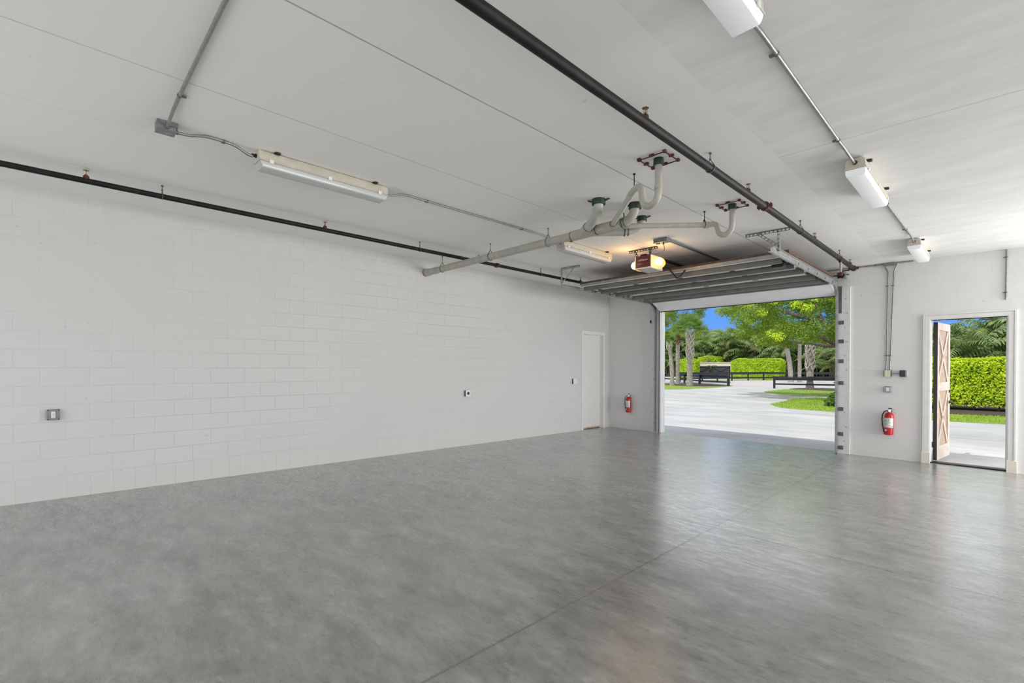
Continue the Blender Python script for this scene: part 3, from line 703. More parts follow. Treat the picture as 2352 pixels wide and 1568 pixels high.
# ------------------------------------------------------------------ light fixtures
def fixture(x, y, label, ln=1.27, lens='fix_lens'):
    """vapour-tight fluorescent: housing against the ceiling, bulging frosted lens, latches and tubes"""
    zt = ceil_z(x); e = thing('light_fixture', label, 'light fixture', (x, y, zt), 0, 'vapour-tight fluorescent ceiling lights')
    hw = .078; h = ln / 2
    m = MB()
    m.prism([(-hw + .02, -.0), (hw - .02, 0), (hw - .004, -.025), (hw, -.085), (hw + .008, -.088), (hw + .008, -.096), (-hw - .008, -.096), (-hw - .008, -.088), (-hw, -.085), (-hw + .004, -.025)], -h, h, lambda a, z, y2: (a, y2, z - .006))
    m.build('housing', M['fix_body'], e, bevel=.005)
    m = MB()
    m.prism([(-hw - .002, -.096), (hw + .002, -.096), (hw - .002, -.132), (hw - .007, -.147), (hw - .016, -.152), (-hw + .016, -.152), (-hw + .007, -.147), (-hw + .002, -.132)], -h + .006, h - .006, lambda a, z, y2: (a * (1 if z > -.13 else 1), y2 * (1 if z > -.13 else (h - .02) / h), z - .006))
    m.build('lens', M[lens], e, bevel=.006)
    for s in (-1, 1):
        for k in (-.42, 0, .42):
            m = MB(); m.box((s * (hw + .009), k * ln, -.098), (.008, .035, .034)); m.build('latch', M['plate_white'], e, bevel=.002)
    for k in (-.38, .38):
        m = MB(); m.box((0, k * ln, -.006), (.17, .05, .012)); m.box((hw + .010, k * ln, -.010), (.03, .04, .018)); m.build('mounting_bracket', M['dark'], e, bevel=.003)
    for s in (-1, 1):
        m = MB(); m.lathe((0, s * h, -.050), [(.018, 0), (.018, .014), (.013, .016), (.013, .04)], (0, s, 0), 14); m.build('cable_gland', M['dark'], e)
    return e
fixture(2.735, 2.255, 'long narrow ceiling light on the left, nearer the camera than the drain pipe')
fixture(2.735, 6.48, 'ceiling light behind the white drain pipe, beside the overhead door opener')
fixture(6.455, 2.28, 'closest ceiling light on the right, cut off by the top of the photo', lens='fix_lens_lit')
fixture(6.470, 6.14, 'middle ceiling light of the right-hand row, in full view', lens='fix_lens_lit')
fixture(6.520, 9.99, 'farthest ceiling light of the right-hand row, near the back wall', lens='fix_lens_lit')

# ------------------------------------------------------------------ conduit runs and boxes
def clamp_at(O, e, p, t, r):
    """one-hole strap: band around the conduit and a tab screwed to the ceiling or wall"""
    t = Vector(t).normalized(); m = MB(O); m.lathe(Vector(p) - t * .009, [(r + .002, 0), (r + .004, .002), (r + .004, .016), (r + .002, .018)], t, 12)
    side = t.cross(Vector((0, 0, 1)))
    if side.length < .1: side = Vector((1, 0, 0))
    side.normalize(); m.box(Vector(p) - side * (r + .014), (.026, .026, .008)); m.build('strap', M['galv_dark'], e)
def conduit(label, pts, r=.012, clamps=(), loc=None, mt='conduit', smooth=True):
    P = [Vector(p) for p in pts]; O = tuple(P[0]) if loc is None else loc
    e = thing('conduit', label, 'conduit', O)
    out = []
    if smooth:
        for i in range(len(P) - 1):
            d = (P[i + 1] - P[i]).length; k = max(1, min(8, int(d / .04))); 
            p0 = P[max(0, i - 1)]; p1 = P[i]; p2 = P[i + 1]; p3 = P[min(len(P) - 1, i + 2)]
            m1 = (p2 - p0).normalized() * min(d, .3) if i > 0 else (p2 - p1).normalized() * min(d, .3)
            m2 = (p3 - p1).normalized() * min(d, .3) if i < len(P) - 2 else (p2 - p1).normalized() * min(d, .3)
            for j in range(k):
                t = j / k; out.append((2 * t ** 3 - 3 * t ** 2 + 1) * p1 + (t ** 3 - 2 * t ** 2 + t) * m1 + (-2 * t ** 3 + 3 * t ** 2) * p2 + (t ** 3 - t ** 2) * m2)
        out.append(P[-1])
    else: out = P
    m = MB(O); m.tube(out, r, 12); m.build('tube', M[mt], e)
    for (p, t) in clamps: clamp_at(O, e, p, t, r)
    return e
def cz(x, d=.014): return ceil_z(x) - d
conduit('galvanised conduit crossing the ceiling to the grey junction box at upper left', [(8.2, .955, cz(8.2)), (3.34, .955, cz(3.34)), (3.05, .957, cz(3.05, .02)), (2.90, .958, cz(2.9, .035)), (2.815, .958, cz(2.8, .045))], clamps=[((3.33, .955, cz(3.33)), (1, 0, 0)), ((6.2, .955, cz(6.2)), (1, 0, 0))], loc=(2.815, .958, cz(2.8, .045)))
conduit('short bent conduit from the upper left junction box to the long left light', [(2.735, 1.00, cz(2.73, .047)), (2.735, 1.055, cz(2.73, .045)), (2.735, 1.12, cz(2.73, .04)), (2.752, 1.22, cz(2.73, .016)), (2.752, 1.38, cz(2.75)), (2.745, 1.46, cz(2.73, .022)), (2.735, 1.555, cz(2.73, .060)), (2.735, 1.59, cz(2.73, .062))], clamps=[((2.752, 1.36, cz(2.75)), (0, 1, 0))])
conduit('thin conduit between the two left ceiling lights', [(2.735, 2.93, cz(2.73, .062)), (2.735, 3.0, cz(2.73, .05)), (2.748, 3.12, cz(2.75, .016)), (2.75, 3.4, cz(2.75)), (2.75, 5.3, cz(2.75)), (2.74, 5.62, cz(2.74, .03)), (2.735, 5.80, cz(2.73, .062))], r=.011, clamps=[((2.75, 3.43, cz(2.75)), (0, 1, 0)), ((2.75, 5.0, cz(2.75)), (0, 1, 0))])
conduit('galvanised conduit between the closest and middle right-hand ceiling lights', [(6.455, 2.96, cz(6.4, .062)), (6.45, 3.02, cz(6.4, .05)), (6.438, 3.16, cz(6.4, .018)), (6.438, 3.4, cz(6.44)), (6.445, 5.0, cz(6.44)), (6.45, 5.2, cz(6.45, .018)), (6.462, 5.36, cz(6.45, .045)), (6.470, 5.46, cz(6.47, .062))], r=.0125, clamps=[((6.438, 3.43, cz(6.44)), (0, 1, 0)), ((6.445, 4.98, cz(6.44)), (0, 1, 0))])
conduit('galvanised conduit between the middle and farthest right-hand ceiling lights', [(6.470, 6.83, cz(6.47, .062)), (6.475, 6.92, cz(6.47, .04)), (6.482, 7.1, cz(6.48, .016)), (6.50, 8.6, cz(6.5)), (6.51, 9.0, cz(6.5, .02)), (6.52, 9.22, cz(6.5, .05)), (6.52, 9.31, cz(6.5, .062))], r=.012, clamps=[((6.484, 7.2, cz(6.48)), (0, 1, 0)), ((6.502, 8.65, cz(6.5)), (0, 1, 0))])
conduit('conduit pair ending at the small ceiling box, passing over the raised door', [(3.95, 6.95, cz(3.95)), (3.95, 11.15, cz(3.95))], r=.013, smooth=False, clamps=[((3.95, 8.4, cz(3.95)), (0, 1, 0))])
conduit('thinner left conduit of the pair above the raised door', [(3.90, 6.95, cz(3.9)), (3.90, 11.15, cz(3.9))], r=.009, smooth=False)
def grey_box(x, y, sx, sy, h, label, parts=()):
    zt = ceil_z(x); e = thing('junction_box', label, 'junction box', (x, y, zt))
    m = MB(); m.box((0, 0, -h / 2), (sx, sy, h)); m.build('box_body', M['grey_box'], e, bevel=.006)
    m = MB(); m.box((0, 0, -h - .003), (sx + .004, sy + .004, .006)); 
    for a in (-1, 1):
        for b2 in (-1, 1): m.lathe((a * (sx / 2 - .012), b2 * (sy / 2 - .012), -h - .006), [(.005, 0), (.004, -.003)], (0, 0, 1), 8)
    c = m.build('box_cover', M['grey_box'], e, bevel=.002)
    return e, c, h
e, c, h = grey_box(2.745, .955, .11, .125, .068, 'grey metal junction box on the ceiling at upper left')
m = MB(); m.box((0, .02, -h - .0075), (.012, .05, .002)); m.build('label_strip', M['galv'], e)
m = MB(); m.lathe((.055, 0, -.045), [(.02, 0), (.02, .012), (.015, .03)], (1, 0, 0), 12); m.lathe((-.01, .062, -.045), [(.018, 0), (.018, .02)], (0, 1, 0), 12); m.box((.03, .035, -.02), (.07, .075, .035)); m.build('connector', M['grey_box'], e)
e, c, h = grey_box(3.865, 6.85, .22, .12, .055, 'grey twin outlet box on the ceiling beside the door opener')
m = MB(); m.lathe((-.06, 0, -.061), [(.03, 0), (.028, -.010)], (0, 0, 1), 14); m.build('outlet_cover', M['dark'], e)
m = MB((3.865, 6.85, ceil_z(3.865))); m.tube([(3.89, 6.85, 3.52), (3.89, 6.86, 3.50), (3.87, 6.92, 3.44), (3.80, 7.0, 3.415), (3.68, 7.08, 3.425), (3.52, 7.15, 3.46)], .0045, 8); m.lathe((3.89, 6.85, 3.525), [(.011, 0), (.009, -.035)], (0, 0, 1), 10); m.build('power_cord', M['dark'], e)
m = MB((3.865, 6.85, ceil_z(3.865))); m.tube([(3.80, 6.85, 3.515), (3.72, 6.90, 3.51), (3.64, 7.0, 3.53), (3.56, 7.15, 3.575)], .002, 6); m.build('bell_wire', M['galv'], e)

# back wall electrical
yw = YB - .014
cv = (5.46, yw, 3.53)
conduit('conduit along the top of the back wall above the fire extinguisher', [(5.05, yw, 3.545), (5.50, yw, 3.546), (5.88, yw, 3.541), (5.95, yw, 3.541)], r=.010, clamps=[((5.55, yw, 3.546), (1, 0, 0)), ((5.80, yw, 3.542), (1, 0, 0))])
conduit('conduit along the top of the back wall right of the wall junction box', [(6.07, yw, 3.542), (6.34, yw, 3.541)], r=.011)
e = thing('junction_box', 'grey rectangular box at the top of the back wall where two conduits drop', 'junction box', (6.01, YB, 3.535))
m = MB((6.01, YB, 3.535)); m.bx(5.93, 6.09, YB - .06, YB, 3.505, 3.556); m.build('box_body', M['grey_box'], e, bevel=.005)
m = MB((6.01, YB, 3.535)); m.bx(5.925, 6.095, YB - .064, YB - .058, 3.50, 3.556); m.build('box_cover', M['grey_box'], e, bevel=.002)
conduit('left conduit of the pair dropping down the back wall to the cream box', [(5.945, yw - .005, 3.515), (5.955, yw, 3.47), (5.985, yw, 3.41), (5.990, yw, 3.34), (5.982, yw, 2.6), (5.978, yw, 1.8), (5.972, yw, 1.66), (5.972, yw, 1.60)], r=.0105, clamps=[((5.988, yw, 3.14), (0, 0, 1)), ((5.978, yw, 1.88), (0, 0, 1))])
conduit('right conduit of the pair dropping down the back wall to the cream box', [(6.125, yw, 3.535), (6.105, yw, 3.48), (6.078, yw, 3.40), (6.072, yw, 3.30), (6.042, yw, 2.2), (6.030, yw, 1.80), (6.026, yw, 1.68), (6.030, yw, 1.60)], r=.0105, clamps=[((6.068, yw, 3.14), (0, 0, 1)), ((6.032, yw, 1.88), (0, 0, 1))])
conduit('short horizontal conduit linking the cream box and the black outlet box', [(6.045, yw - .01, 1.553), (6.165, yw - .01, 1.553)], r=.009, smooth=False)
conduit('short vertical conduit stub high on the wall above the side door', [(7.478, yw, 3.54), (7.478, yw, 3.44), (7.476, yw, 3.0), (7.474, yw, 2.78), (7.472, yw, 2.745)], r=.0125, clamps=[((7.477, yw, 3.42), (0, 0, 1)), ((7.474, yw, 2.86), (0, 0, 1))])
e = thing('wall_box', 'cream covered electrical box on the back wall under the conduit pair', 'electrical box', (5.996, YB, 1.553))
m = MB((5.996, YB, 1.553)); m.bx(5.940, 6.052, YB - .045, YB, 1.495, 1.615); m.build('box_body', M['galv_dark'], e, bevel=.004)
m = MB((5.996, YB, 1.553)); m.bx(5.952, 6.036, YB - .062, YB - .045, 1.488, 1.612); m.build('cover', M['cream'], e, bevel=.004)
e = thing('wall_box', 'black weatherproof outlet box on the back wall right of the cream box', 'electrical box', (6.212, YB, 1.55))
m = MB((6.212, YB, 1.55)); m.bx(6.165, 6.272, YB - .05, YB, 1.497, 1.608); m.build('box_body', M['galv'], e, bevel=.005)
m = MB((6.212, YB, 1.55)); m.bx(6.168, 6.252, YB - .082, YB - .05, 1.494, 1.612); m.build('cover', M['black_plastic'], e, bevel=.01)
e = thing('light_switch', 'light switch on a grey plate on the back wall above the fire extinguisher', 'switch', (5.996, YB, 1.262))
m = MB((5.996, YB, 1.262)); m.bx(5.940, 6.054, YB - .040, YB, 1.208, 1.316); m.build('switch_box', M['grey_box'], e, bevel=.014)
m = MB((5.996, YB, 1.262)); m.bx(5.948, 6.046, YB - .044, YB - .040, 1.215, 1.309); m.build('plate', M['galv'], e, bevel=.003)
m = MB((5.996, YB, 1.262)); m.bx(5.980, 6.014, YB - .050, YB - .043, 1.230, 1.294); m.build('rocker', M['plate_white'], e, bevel=.002)

# left wall electrical
e = thing('wall_outlet', 'white double outlet on a grey metal box on the long block wall', 'outlet', (0, .31, 1.118))
O = (0, .31, 1.118)
m = MB(O); m.bx(0, .045, .262, .358, 1.062, 1.175); m.build('outlet_box', M['grey_box'], e, bevel=.008)
m = MB(O); m.bx(.045, .049, .258, .362, 1.058, 1.179); m.build('plate', M['grey_box'], e, bevel=.004)
m = MB(O); m.bx(.049, .054, .291, .326, 1.081, 1.155); m.build('receptacle', M['plate_white'], e, bevel=.002)
m = MB(O)
for zz in (1.100, 1.136):
    m.bx(.054, .0545, .298, .301, zz - .006, zz + .006); m.bx(.054, .0545, .314, .317, zz - .006, zz + .006); m.lathe((.054, .3085, zz - .011), [(.003, 0), (.003, .0006)], (1, 0, 0), 8)
m.bx(.054, .0545, .293, .324, 1.1165, 1.1185); m.build('socket_slots', M['ink'], e)
m = MB(O)
for yy in (.268, .352):
    for zz in (1.068, 1.169): m.lathe((.049, yy, zz), [(.006, 0), (.004, .003)], (1, 0, 0), 8)
m.build('cover_screws', M['dark'], e)
e = thing('wall_outlet', 'small square white plate with a round black socket on the block wall', 'outlet', (0, 6.22, 1.134))
O = (0, 6.22, 1.134)
m = MB(O); m.bx(0, .05, 6.165, 6.275, 1.078, 1.192); m.build('outlet_box', M['galv_dark'], e, bevel=.012)
m = MB(O); m.bx(.05, .056, 6.160, 6.280, 1.074, 1.196); m.build('plate', M['plate_white'], e, bevel=.010)
m = MB(O); m.lathe((.056, 6.22, 1.135), [(.031, 0), (.031, .004), (.022, .005), (.022, .002)], (1, 0, 0), 20); m.build('socket', M['black_plastic'], e)
e = thing('light_switch', 'small white switch on the block wall beside the closed flush door', 'switch', (0, 9.64, 1.31))
O = (0, 9.64, 1.31)
m = MB(O); m.bx(0, .045, 9.575, 9.700, 1.243, 1.375); m.build('switch_box', M['galv_dark'], e, bevel=.012)
m = MB(O); m.bx(.045, .052, 9.570, 9.705, 1.240, 1.378); m.build('plate', M['plate_white'], e, bevel=.008)
m = MB(O); m.bx(.052, .058, 9.62, 9.655, 1.275, 1.343); m.build('rocker', M['plate_white'], e, bevel=.002)

# ------------------------------------------------------------------ fire extinguishers
def extinguisher(x, z, label, rz=0, s=1.):
    """z is the height of the cylinder's bottom"""
    e = thing('fire_extinguisher', label, 'fire extinguisher', (x, YB - .085, z)); e.rotation_euler = (0, rz, 0); e.scale = (s, s, s)
    m = MB(); m.lathe((0, 0, 0), [(.060, 0), (.066, .006), (.068, .02), (.068, .335), (.064, .362), (.052, .385), (.034, .400), (.022, .405), (.020, .412)], (0, 0, 1), 32); m.build('cylinder', M['ext_red'], e)
    m = MB(); arc = [(-2.75 + 2.3 * k / 16) for k in range(17)]; vs = []; r = .0688
    for a in arc: vs += [(r * math.cos(a), r * math.sin(a), .135), (r * math.cos(a), r * math.sin(a), .305)]
    m.add(vs, [(2 * i, 2 * i + 2, 2 * i + 3, 2 * i + 1) for i in range(16)]); lab = m.build('instruction_label', M['label_white'], e)
    m = MB(); r = .0692
    def patch(a0, a1, z0, z1, n=5):
        vs = []
        for k in range(n + 1):
            a = a0 + (a1 - a0) * k / n; vs += [(r * math.cos(a), r * math.sin(a), z0), (r * math.cos(a), r * math.sin(a), z1)]
        m.add(vs, [(2 * i, 2 * i + 2, 2 * i + 3, 2 * i + 1) for i in range(n)])
    for k in range(7): patch(-2.6, -2.0 + .1 * (k % 3), .150 + k * .019, .1545 + k * .019)
    for k in range(5): patch(-1.75, -1.25 + .15 * (k % 2), .150 + k * .024, .155 + k * .024)
    patch(-1.1, -.6, .148, .160); patch(-2.25, -2.05, .25, .27); patch(-1.6, -1.45, .265, .285)
    m.build('print', M['ink'], lab)
    m = MB(); patch(-2.7, -1.5, .298, .310, 10); m.build('yellow_band', M['yellow'], lab)
    m = MB(); c = Vector((0, 0, .085)); vs = [Vector((r * math.cos(-2.1), r * math.sin(-2.1), .085))]
    for k in range(20):
        t = 2 * PI * k / 20; a = -2.1 + .36 * math.cos(t); vs.append((r * math.cos(a), r * math.sin(a), .085 + .021 * math.sin(t)))
    m.add(vs, [(0, i + 1, (i + 1) % 20 + 1) for i in range(20)]); bd = m.build('round_badge', M['label_white'], e)
    m = MB(); r = .0696; patch(-2.3, -2.12, .081, .092); patch(-2.0, -1.9, .078, .088); m.build('badge_print', M['ink'], bd)
    m = MB(); m.lathe((0, 0, .405), [(.020, 0), (.020, .018), (.016, .022), (.016, .055), (.010, .060)], (0, 0, 1), 16); m.lathe((0, -.016, .435), [(.015, 0), (.015, .012)], (0, -1, 0), 14); m.build('valve', M['chrome'], e)
    m = MB(); m.tube([(-.005, 0, .462), (.02, 0, .468), (.045, 0, .462), (.085, 0, .445)], [.007, .009, .008, .005], 8); m.tube([(.0, 0, .445), (.035, 0, .438), (.065, 0, .422), (.09, 0, .395)], [.008, .009, .007, .005], 8); m.build('handle', M['chrome'], e, bevel=0)
    m = MB(); m.tube([(-.02, 0, .478), (.01, 0, .482), (.035, 0, .475)], .008, 8); m.cyl((.005, 0, .44), (.012, 0, .475), .009, 8); m.build('lever', M['dark'], e)
    m = MB(); m.tube([(-.018, 0, .428), (-.045, -.01, .430), (-.075, -.015, .412), (-.096, -.015, .36), (-.100, -.015, .28), (-.092, -.02, .19), (-.078, -.025, .12), (-.066, -.03, .07)], .0085, 10)
    m.tube([(-.066, -.03, .10), (-.060, -.032, .045)], [.010, .013], 10); m.build('hose', M['hose'], e)
    m = MB(); m.bx(-.02, .02, .060, .080, .05, .42); m.bx(-.03, .03, .078, .084, .0, .44); m.torus((0, 0, .12), .0695, .002, (0, 0, 1)); m.build('wall_bracket', M['galv'], e)
    return e
extinguisher(6.018, .445, 'red fire extinguisher on the back wall between the overhead door and side door', .035)
extinguisher(.648, .478, 'red fire extinguisher on the back wall in the far left corner', .0)

# ------------------------------------------------------------------ side door leaf, swung outwards
leaf = thing('entry_door', 'wooden entry door with crossed X panels, standing open outside the side opening', 'door', (6.598, YO + .02, -.0))
leaf.rotation_euler = (0, 0, math.radians(82.5))
LW, LH, LT = .89, 2.455, .056
def part(name, boxes, mt, parent, bevel=.002):
    m = MB()
    for b2 in boxes: m.bx(*b2)
    return m.build(name, M[mt], parent, bevel=bevel)
# local x runs from hinge to lock edge; the inner face looks towards -y
z0 = .03
part('stile', [(0, .11, -LT, 0, z0, LH), (LW - .11, LW, -LT, 0, z0, LH)], 'oak_light', leaf)
part('rail', [(.11, LW - .11, -LT, 0, z0, z0 + .24), (.11, LW - .11, -LT, 0, 1.24, 1.40), (.11, LW - .11, -LT, 0, LH - .13, LH)], 'oak_light', leaf)
part('panel', [(.11, LW - .11, -.032, -.012, z0 + .24, 1.24), (.11, LW - .11, -.032, -.012, 1.40, LH - .13)], 'oak', leaf, 0)
m = MB()
for za, zb in ((z0 + .24, 1.24), (1.40, LH - .13)):
    for s in (-1, 1):
        dx, dz = LW - .22, (zb - za) * s; ln = math.hypot(dx, dz); m.box((LW / 2, -.023, (za + zb) / 2), (ln - .02, LT, .075), Matrix.Rotation(-math.atan2(dz, dx), 3, 'Y'))
m.build('cross_brace', M['oak_light'], leaf, bevel=.003)
part('hinge_edge_shade', [(-.004, 0.0, -LT, 0, z0, LH)], 'oak_shaded', leaf, 0)  # thin strip carrying the painted shade of the hinge side
for zz in (.3, 1.25, 2.2): part('hinge', [(-.012, .004, -.012, .012, zz - .05, zz + .05)], 'dark', leaf)
m = MB(); m.lathe((LW - .06, -LT, 1.02), [(.03, 0), (.03, .008), (.012, .01), (.012, .04)], (0, -1, 0), 16); m.tube([(LW - .06, -LT - .045, 1.02), (LW - .18, -LT - .045, 1.02)], .009, 10)
m.bx(LW - .002, LW + .004, -.038, -.01, .95, 1.10); m.build('lever_handle', M['dark'], leaf)
m = MB(); m.lathe((LW - .06, -LT, 1.22), [(.028, 0), (.028, .01), (.02, .016)], (0, -1, 0), 16); m.bx(LW - .002, LW + .012, -.032, -.014, 1.19, 1.25); m.build('deadbolt', M['dark'], leaf)


# ================================================================== OUTSIDE
ZG = -.03
def flat(name, pts, z, mt, th=.02):
    m = MB(); m.prism(pts, z - th, z); return m.build(name, M[mt], smooth=False)
m = MB(); m.add([(-260, YO - 60, ZG - .0), (160, YO - 60, ZG), (160, 260, ZG), (-260, 260, ZG)], [(0, 1, 2, 3)])
struct(m.build('driveway', M['drive'], smooth=False), 'pale concrete driveway outside the openings', 'driveway')
def smooth_poly(pts, n=5):
    out = []
    for i in range(len(pts)):
        p = [Vector((*pts[(i + k) % len(pts)], 0)) for k in (-1, 0, 1, 2)]
        for j in range(n):
            t = j / n; q = .5 * ((2 * p[1]) + (p[2] - p[0]) * t + (2 * p[0] - 5 * p[1] + 4 * p[2] - p[3]) * t * t + (-p[0] + 3 * p[1] - 3 * p[2] + p[3]) * t ** 3)
            out.append((q.x, q.y))
    return out
def inside(x, y, poly):
    c = False; n = len(poly)
    for i in range(n):
        x1, y1 = poly[i]; x2, y2 = poly[(i + 1) % n]
        if (y1 > y) != (y2 > y) and x < (x2 - x1) * (y - y1) / (y2 - y1) + x1: c = not c
    return c
def lawn(pts, mulch, label, dens, hgt=.05, skip=()):
    poly = smooth_poly(pts)
    g = flat('lawn', poly, ZG + .015, 'soil', .03); tag(g, label + ', soil base', 'lawn', kind='stuff')
    m = MB(); m.leafy = True
    xs = [p[0] for p in poly]; ys = [p[1] for p in poly]; area = (max(xs) - min(xs)) * (max(ys) - min(ys))
    vs = []; fs = []
    for k in range(int(area * dens)):
        x = random.uniform(min(xs), max(xs)); y = random.uniform(min(ys), max(ys))
        if not inside(x, y, poly) or any(inside(x, y, q) for q in skip): continue
        a = random.uniform(0, PI); w = random.uniform(.02, .04); h = random.uniform(.5, 1.2) * hgt; lx, ly = random.uniform(-.03, .03), random.uniform(-.03, .03)
        n = len(vs); dx, dy = math.cos(a) * w, math.sin(a) * w
        vs += [(x - dx, y - dy, ZG), (x + dx, y + dy, ZG), (x + lx, y + ly, ZG + h)]; fs.append((n, n + 1, n + 2))
    m.add(vs, fs); o = m.build('grass', M['grass'], g, smooth=False); return g
mul_a = smooth_poly([(-16.5, 43.8), (-12.2, 41.0), (-10.2, 42.2), (-9.9, 45.3), (-11.8, 47.6), (-15.5, 49.5)])
lawn([(-16.5, 33.5), (-10.3, 34.1), (-9.3, 37.3), (-9.05, 40.0), (-9.5, 45.0), (-11.4, 47.8), (-15.5, 49.8), (-20, 44)], None, 'grass island at the left around the palm trunks', 40, .05, [mul_a])
tag(flat('mulch_bed', mul_a, ZG + .035, 'mulch'), 'brown mulch bed around the left palm trunks', 'mulch', kind='stuff')
mul_b = smooth_poly([(-3.9, 41.6), (-2.0, 40.9), (1.0, 40.2), (2.2, 43.4), (-2.9, 44.4)])
lawn([(-4.0, 36.2), (-2.3, 33.4), (-1.0, 32.5), (.5, 32.6), (2.6, 33.2), (2.8, 41.5), (-1.0, 44.0), (-3.6, 42.5)], None, 'grass island under the right palm in front of the black fence', 60, .05, [mul_b])
tag(flat('mulch_bed', mul_b, ZG + .035, 'mulch'), 'brown mulch bed at the foot of the right palm', 'mulch', kind='stuff')
mul_c = smooth_poly([(2.1, 25.2), (3.9, 24.2), (6, 23.6), (10, 24.2), (17, 25), (17, 31), (2.6, 31), (2.0, 27)])
lawn([(.5, 23.2), (1.4, 22.0), (3.1, 21.55), (6.0, 20.5), (8, 20.8), (12, 21.5), (18, 22), (18, 31.5), (1.6, 31.5), (.1, 25.2)], None, 'grass strip in front of the tall hedge seen through the side door', 150, .06, [mul_c])
tag(flat('mulch_bed', mul_c, ZG + .035, 'mulch'), 'dark mulch strip under the tall hedge', 'mulch', kind='stuff')
tag(flat('riding_arena', smooth_poly([(-18.5, 57), (-13.2, 44.6), (-9, 44.2), (-3, 45.3), (12, 46), (12, 71), (-6, 72), (-14, 67), (-17.5, 62)]), ZG + .012, 'sand'), 'tan sand surface between the black fences', 'sand ground', kind='stuff')
tag(flat('verge', smooth_poly([(-20, 56.5), (-16.6, 61.9), (-14.6, 67.2), (-7, 72.2), (6, 73), (6, 76), (-8, 75), (-16.0, 70), (-19.5, 64)]), ZG + .02, 'soil'), 'green verge along the far black fence', 'lawn', kind='stuff')

def leaf_cloud(m, pts, size, up=.3, asp=.5):
    """one small folded quad per point, (point, outward normal)"""
    vs = []; fs = []
    for (p, nrm) in pts:
        s = size * random.uniform(.6, 1.25)
        nn = (nrm * .9 + Vector((random.gauss(0, .55), random.gauss(0, .55), random.gauss(0, .55) + up))).normalized()
        d = nn.cross(Vector((random.gauss(0, 1), random.gauss(0, 1), random.gauss(0, 1)))).normalized()
        if d.z > 0: d = -d if random.random() < .6 else d
        w = nn.cross(d) * s * asp
        k = len(vs); tip = p + d * s
        vs += [p - d * s * .3, p + d * s * .3 + w, tip, p + d * s * .3 - w]; fs.append((k, k + 1, k + 2, k + 3))
    m.leafy = True; m.add(vs, fs)
def hedge(x0, x1, y0, y1, z0, z1, n, size, label, mt, rnd=.25, wav=.05, skirt=0., rot=0, stuffed=False):
    cx, cy = (x0 + x1) / 2, (y0 + y1) / 2
    e = thing('hedge', label, 'hedge', (cx, cy, ZG), rot)
    X, Y, Z = (x1 - x0) / 2, (y1 - y0) / 2, z1 - z0
    m = MB(); m.box((0, 0, z0 + Z * .5 - ZG), (2 * X - .16, 2 * Y - .16, Z - .14)); m.build('twigs', M['hedge_core'], e, bevel=.08)
    A = [2 * X * Z, 2 * X * Z, 2 * Y * Z, 2 * Y * Z, 4 * X * Y]; T = sum(A); pts = []
    for k in range(n):
        r = random.uniform(0, T); f = 0
        while r > A[f]: r -= A[f]; f += 1
        u, v = random.uniform(-1, 1), random.uniform(0, 1)
        if skirt and v < .22 and random.random() < .55: v = random.uniform(.12, 1)
        if f == 0: p, nn = Vector((u * X, -Y, v * Z)), Vector((0, -1, 0))
        elif f == 1: p, nn = Vector((u * X, Y, v * Z)), Vector((0, 1, 0))
        elif f == 2: p, nn = Vector((-X, u * Y, v * Z)), Vector((-1, 0, 0))
        elif f == 3: p, nn = Vector((X, u * Y, v * Z)), Vector((1, 0, 0))
        else: p, nn = Vector((u * X, random.uniform(-Y, Y), Z)), Vector((0, 0, 1))
        # rounded rim and gentle waves
        for ax, lim in ((0, X), (1, Y)):
            if abs(p[ax]) > lim - rnd and p.z > Z - rnd:
                q = max(0, abs(p[ax]) - (lim - rnd)) / rnd; p.z -= rnd * .35 * q * q
        p += nn * (random.gauss(0, .035) + wav * math.sin(p.x * 2.1 + p.z * 3) * math.cos(p.y * 2 + p.z * 1.7))
        pts.append((p + Vector((0, 0, z0 - ZG)), nn))
    m = MB(); leaf_cloud(m, pts, size, .55); m.build('leaves', M[mt], e, smooth=False)
    return e
h = hedge(3.6, 13.5, 25.8, 27.2, .16, 2.02, 50000, .062, 'tall bright green hedge filling the view through the side door', 'hedge', skirt=1)
m = MB((8.55, 26.5, ZG))
for k in range(14):
    x = 4.0 + k * .68 + random.uniform(-.1, .1); m.tube([(x, 26.4, ZG), (x + random.uniform(-.1, .1), 26.3, .35)], .03, 6)
m.build('stems', M['bark'], h)
hedge(-19.9, -13.4, 72, 74.2, ZG, 2.86, 32000, .11, 'long clipped hedge to the right of the cream gate frame', 'hedge_far', rnd=.5)
hedge(-27.7, -24.9, 71.2, 72.6, ZG, 2.95, 12000, .11, 'clipped hedge block to the left of the gate, behind the palm trunks', 'hedge_far', rnd=.4)
hedge(-27.6, -24.0, 78, 79.4, 1.6, 3.45, 7000, .11, 'low top of hedge showing above the left end of the gate frame', 'hedge_far', rnd=.3)
hedge(-21.4, -19.4, 77.5, 79, 1.2, 3.05, 4000, .11, 'short hedge end peeking over the right end of the gate frame', 'hedge_far', rnd=.4)

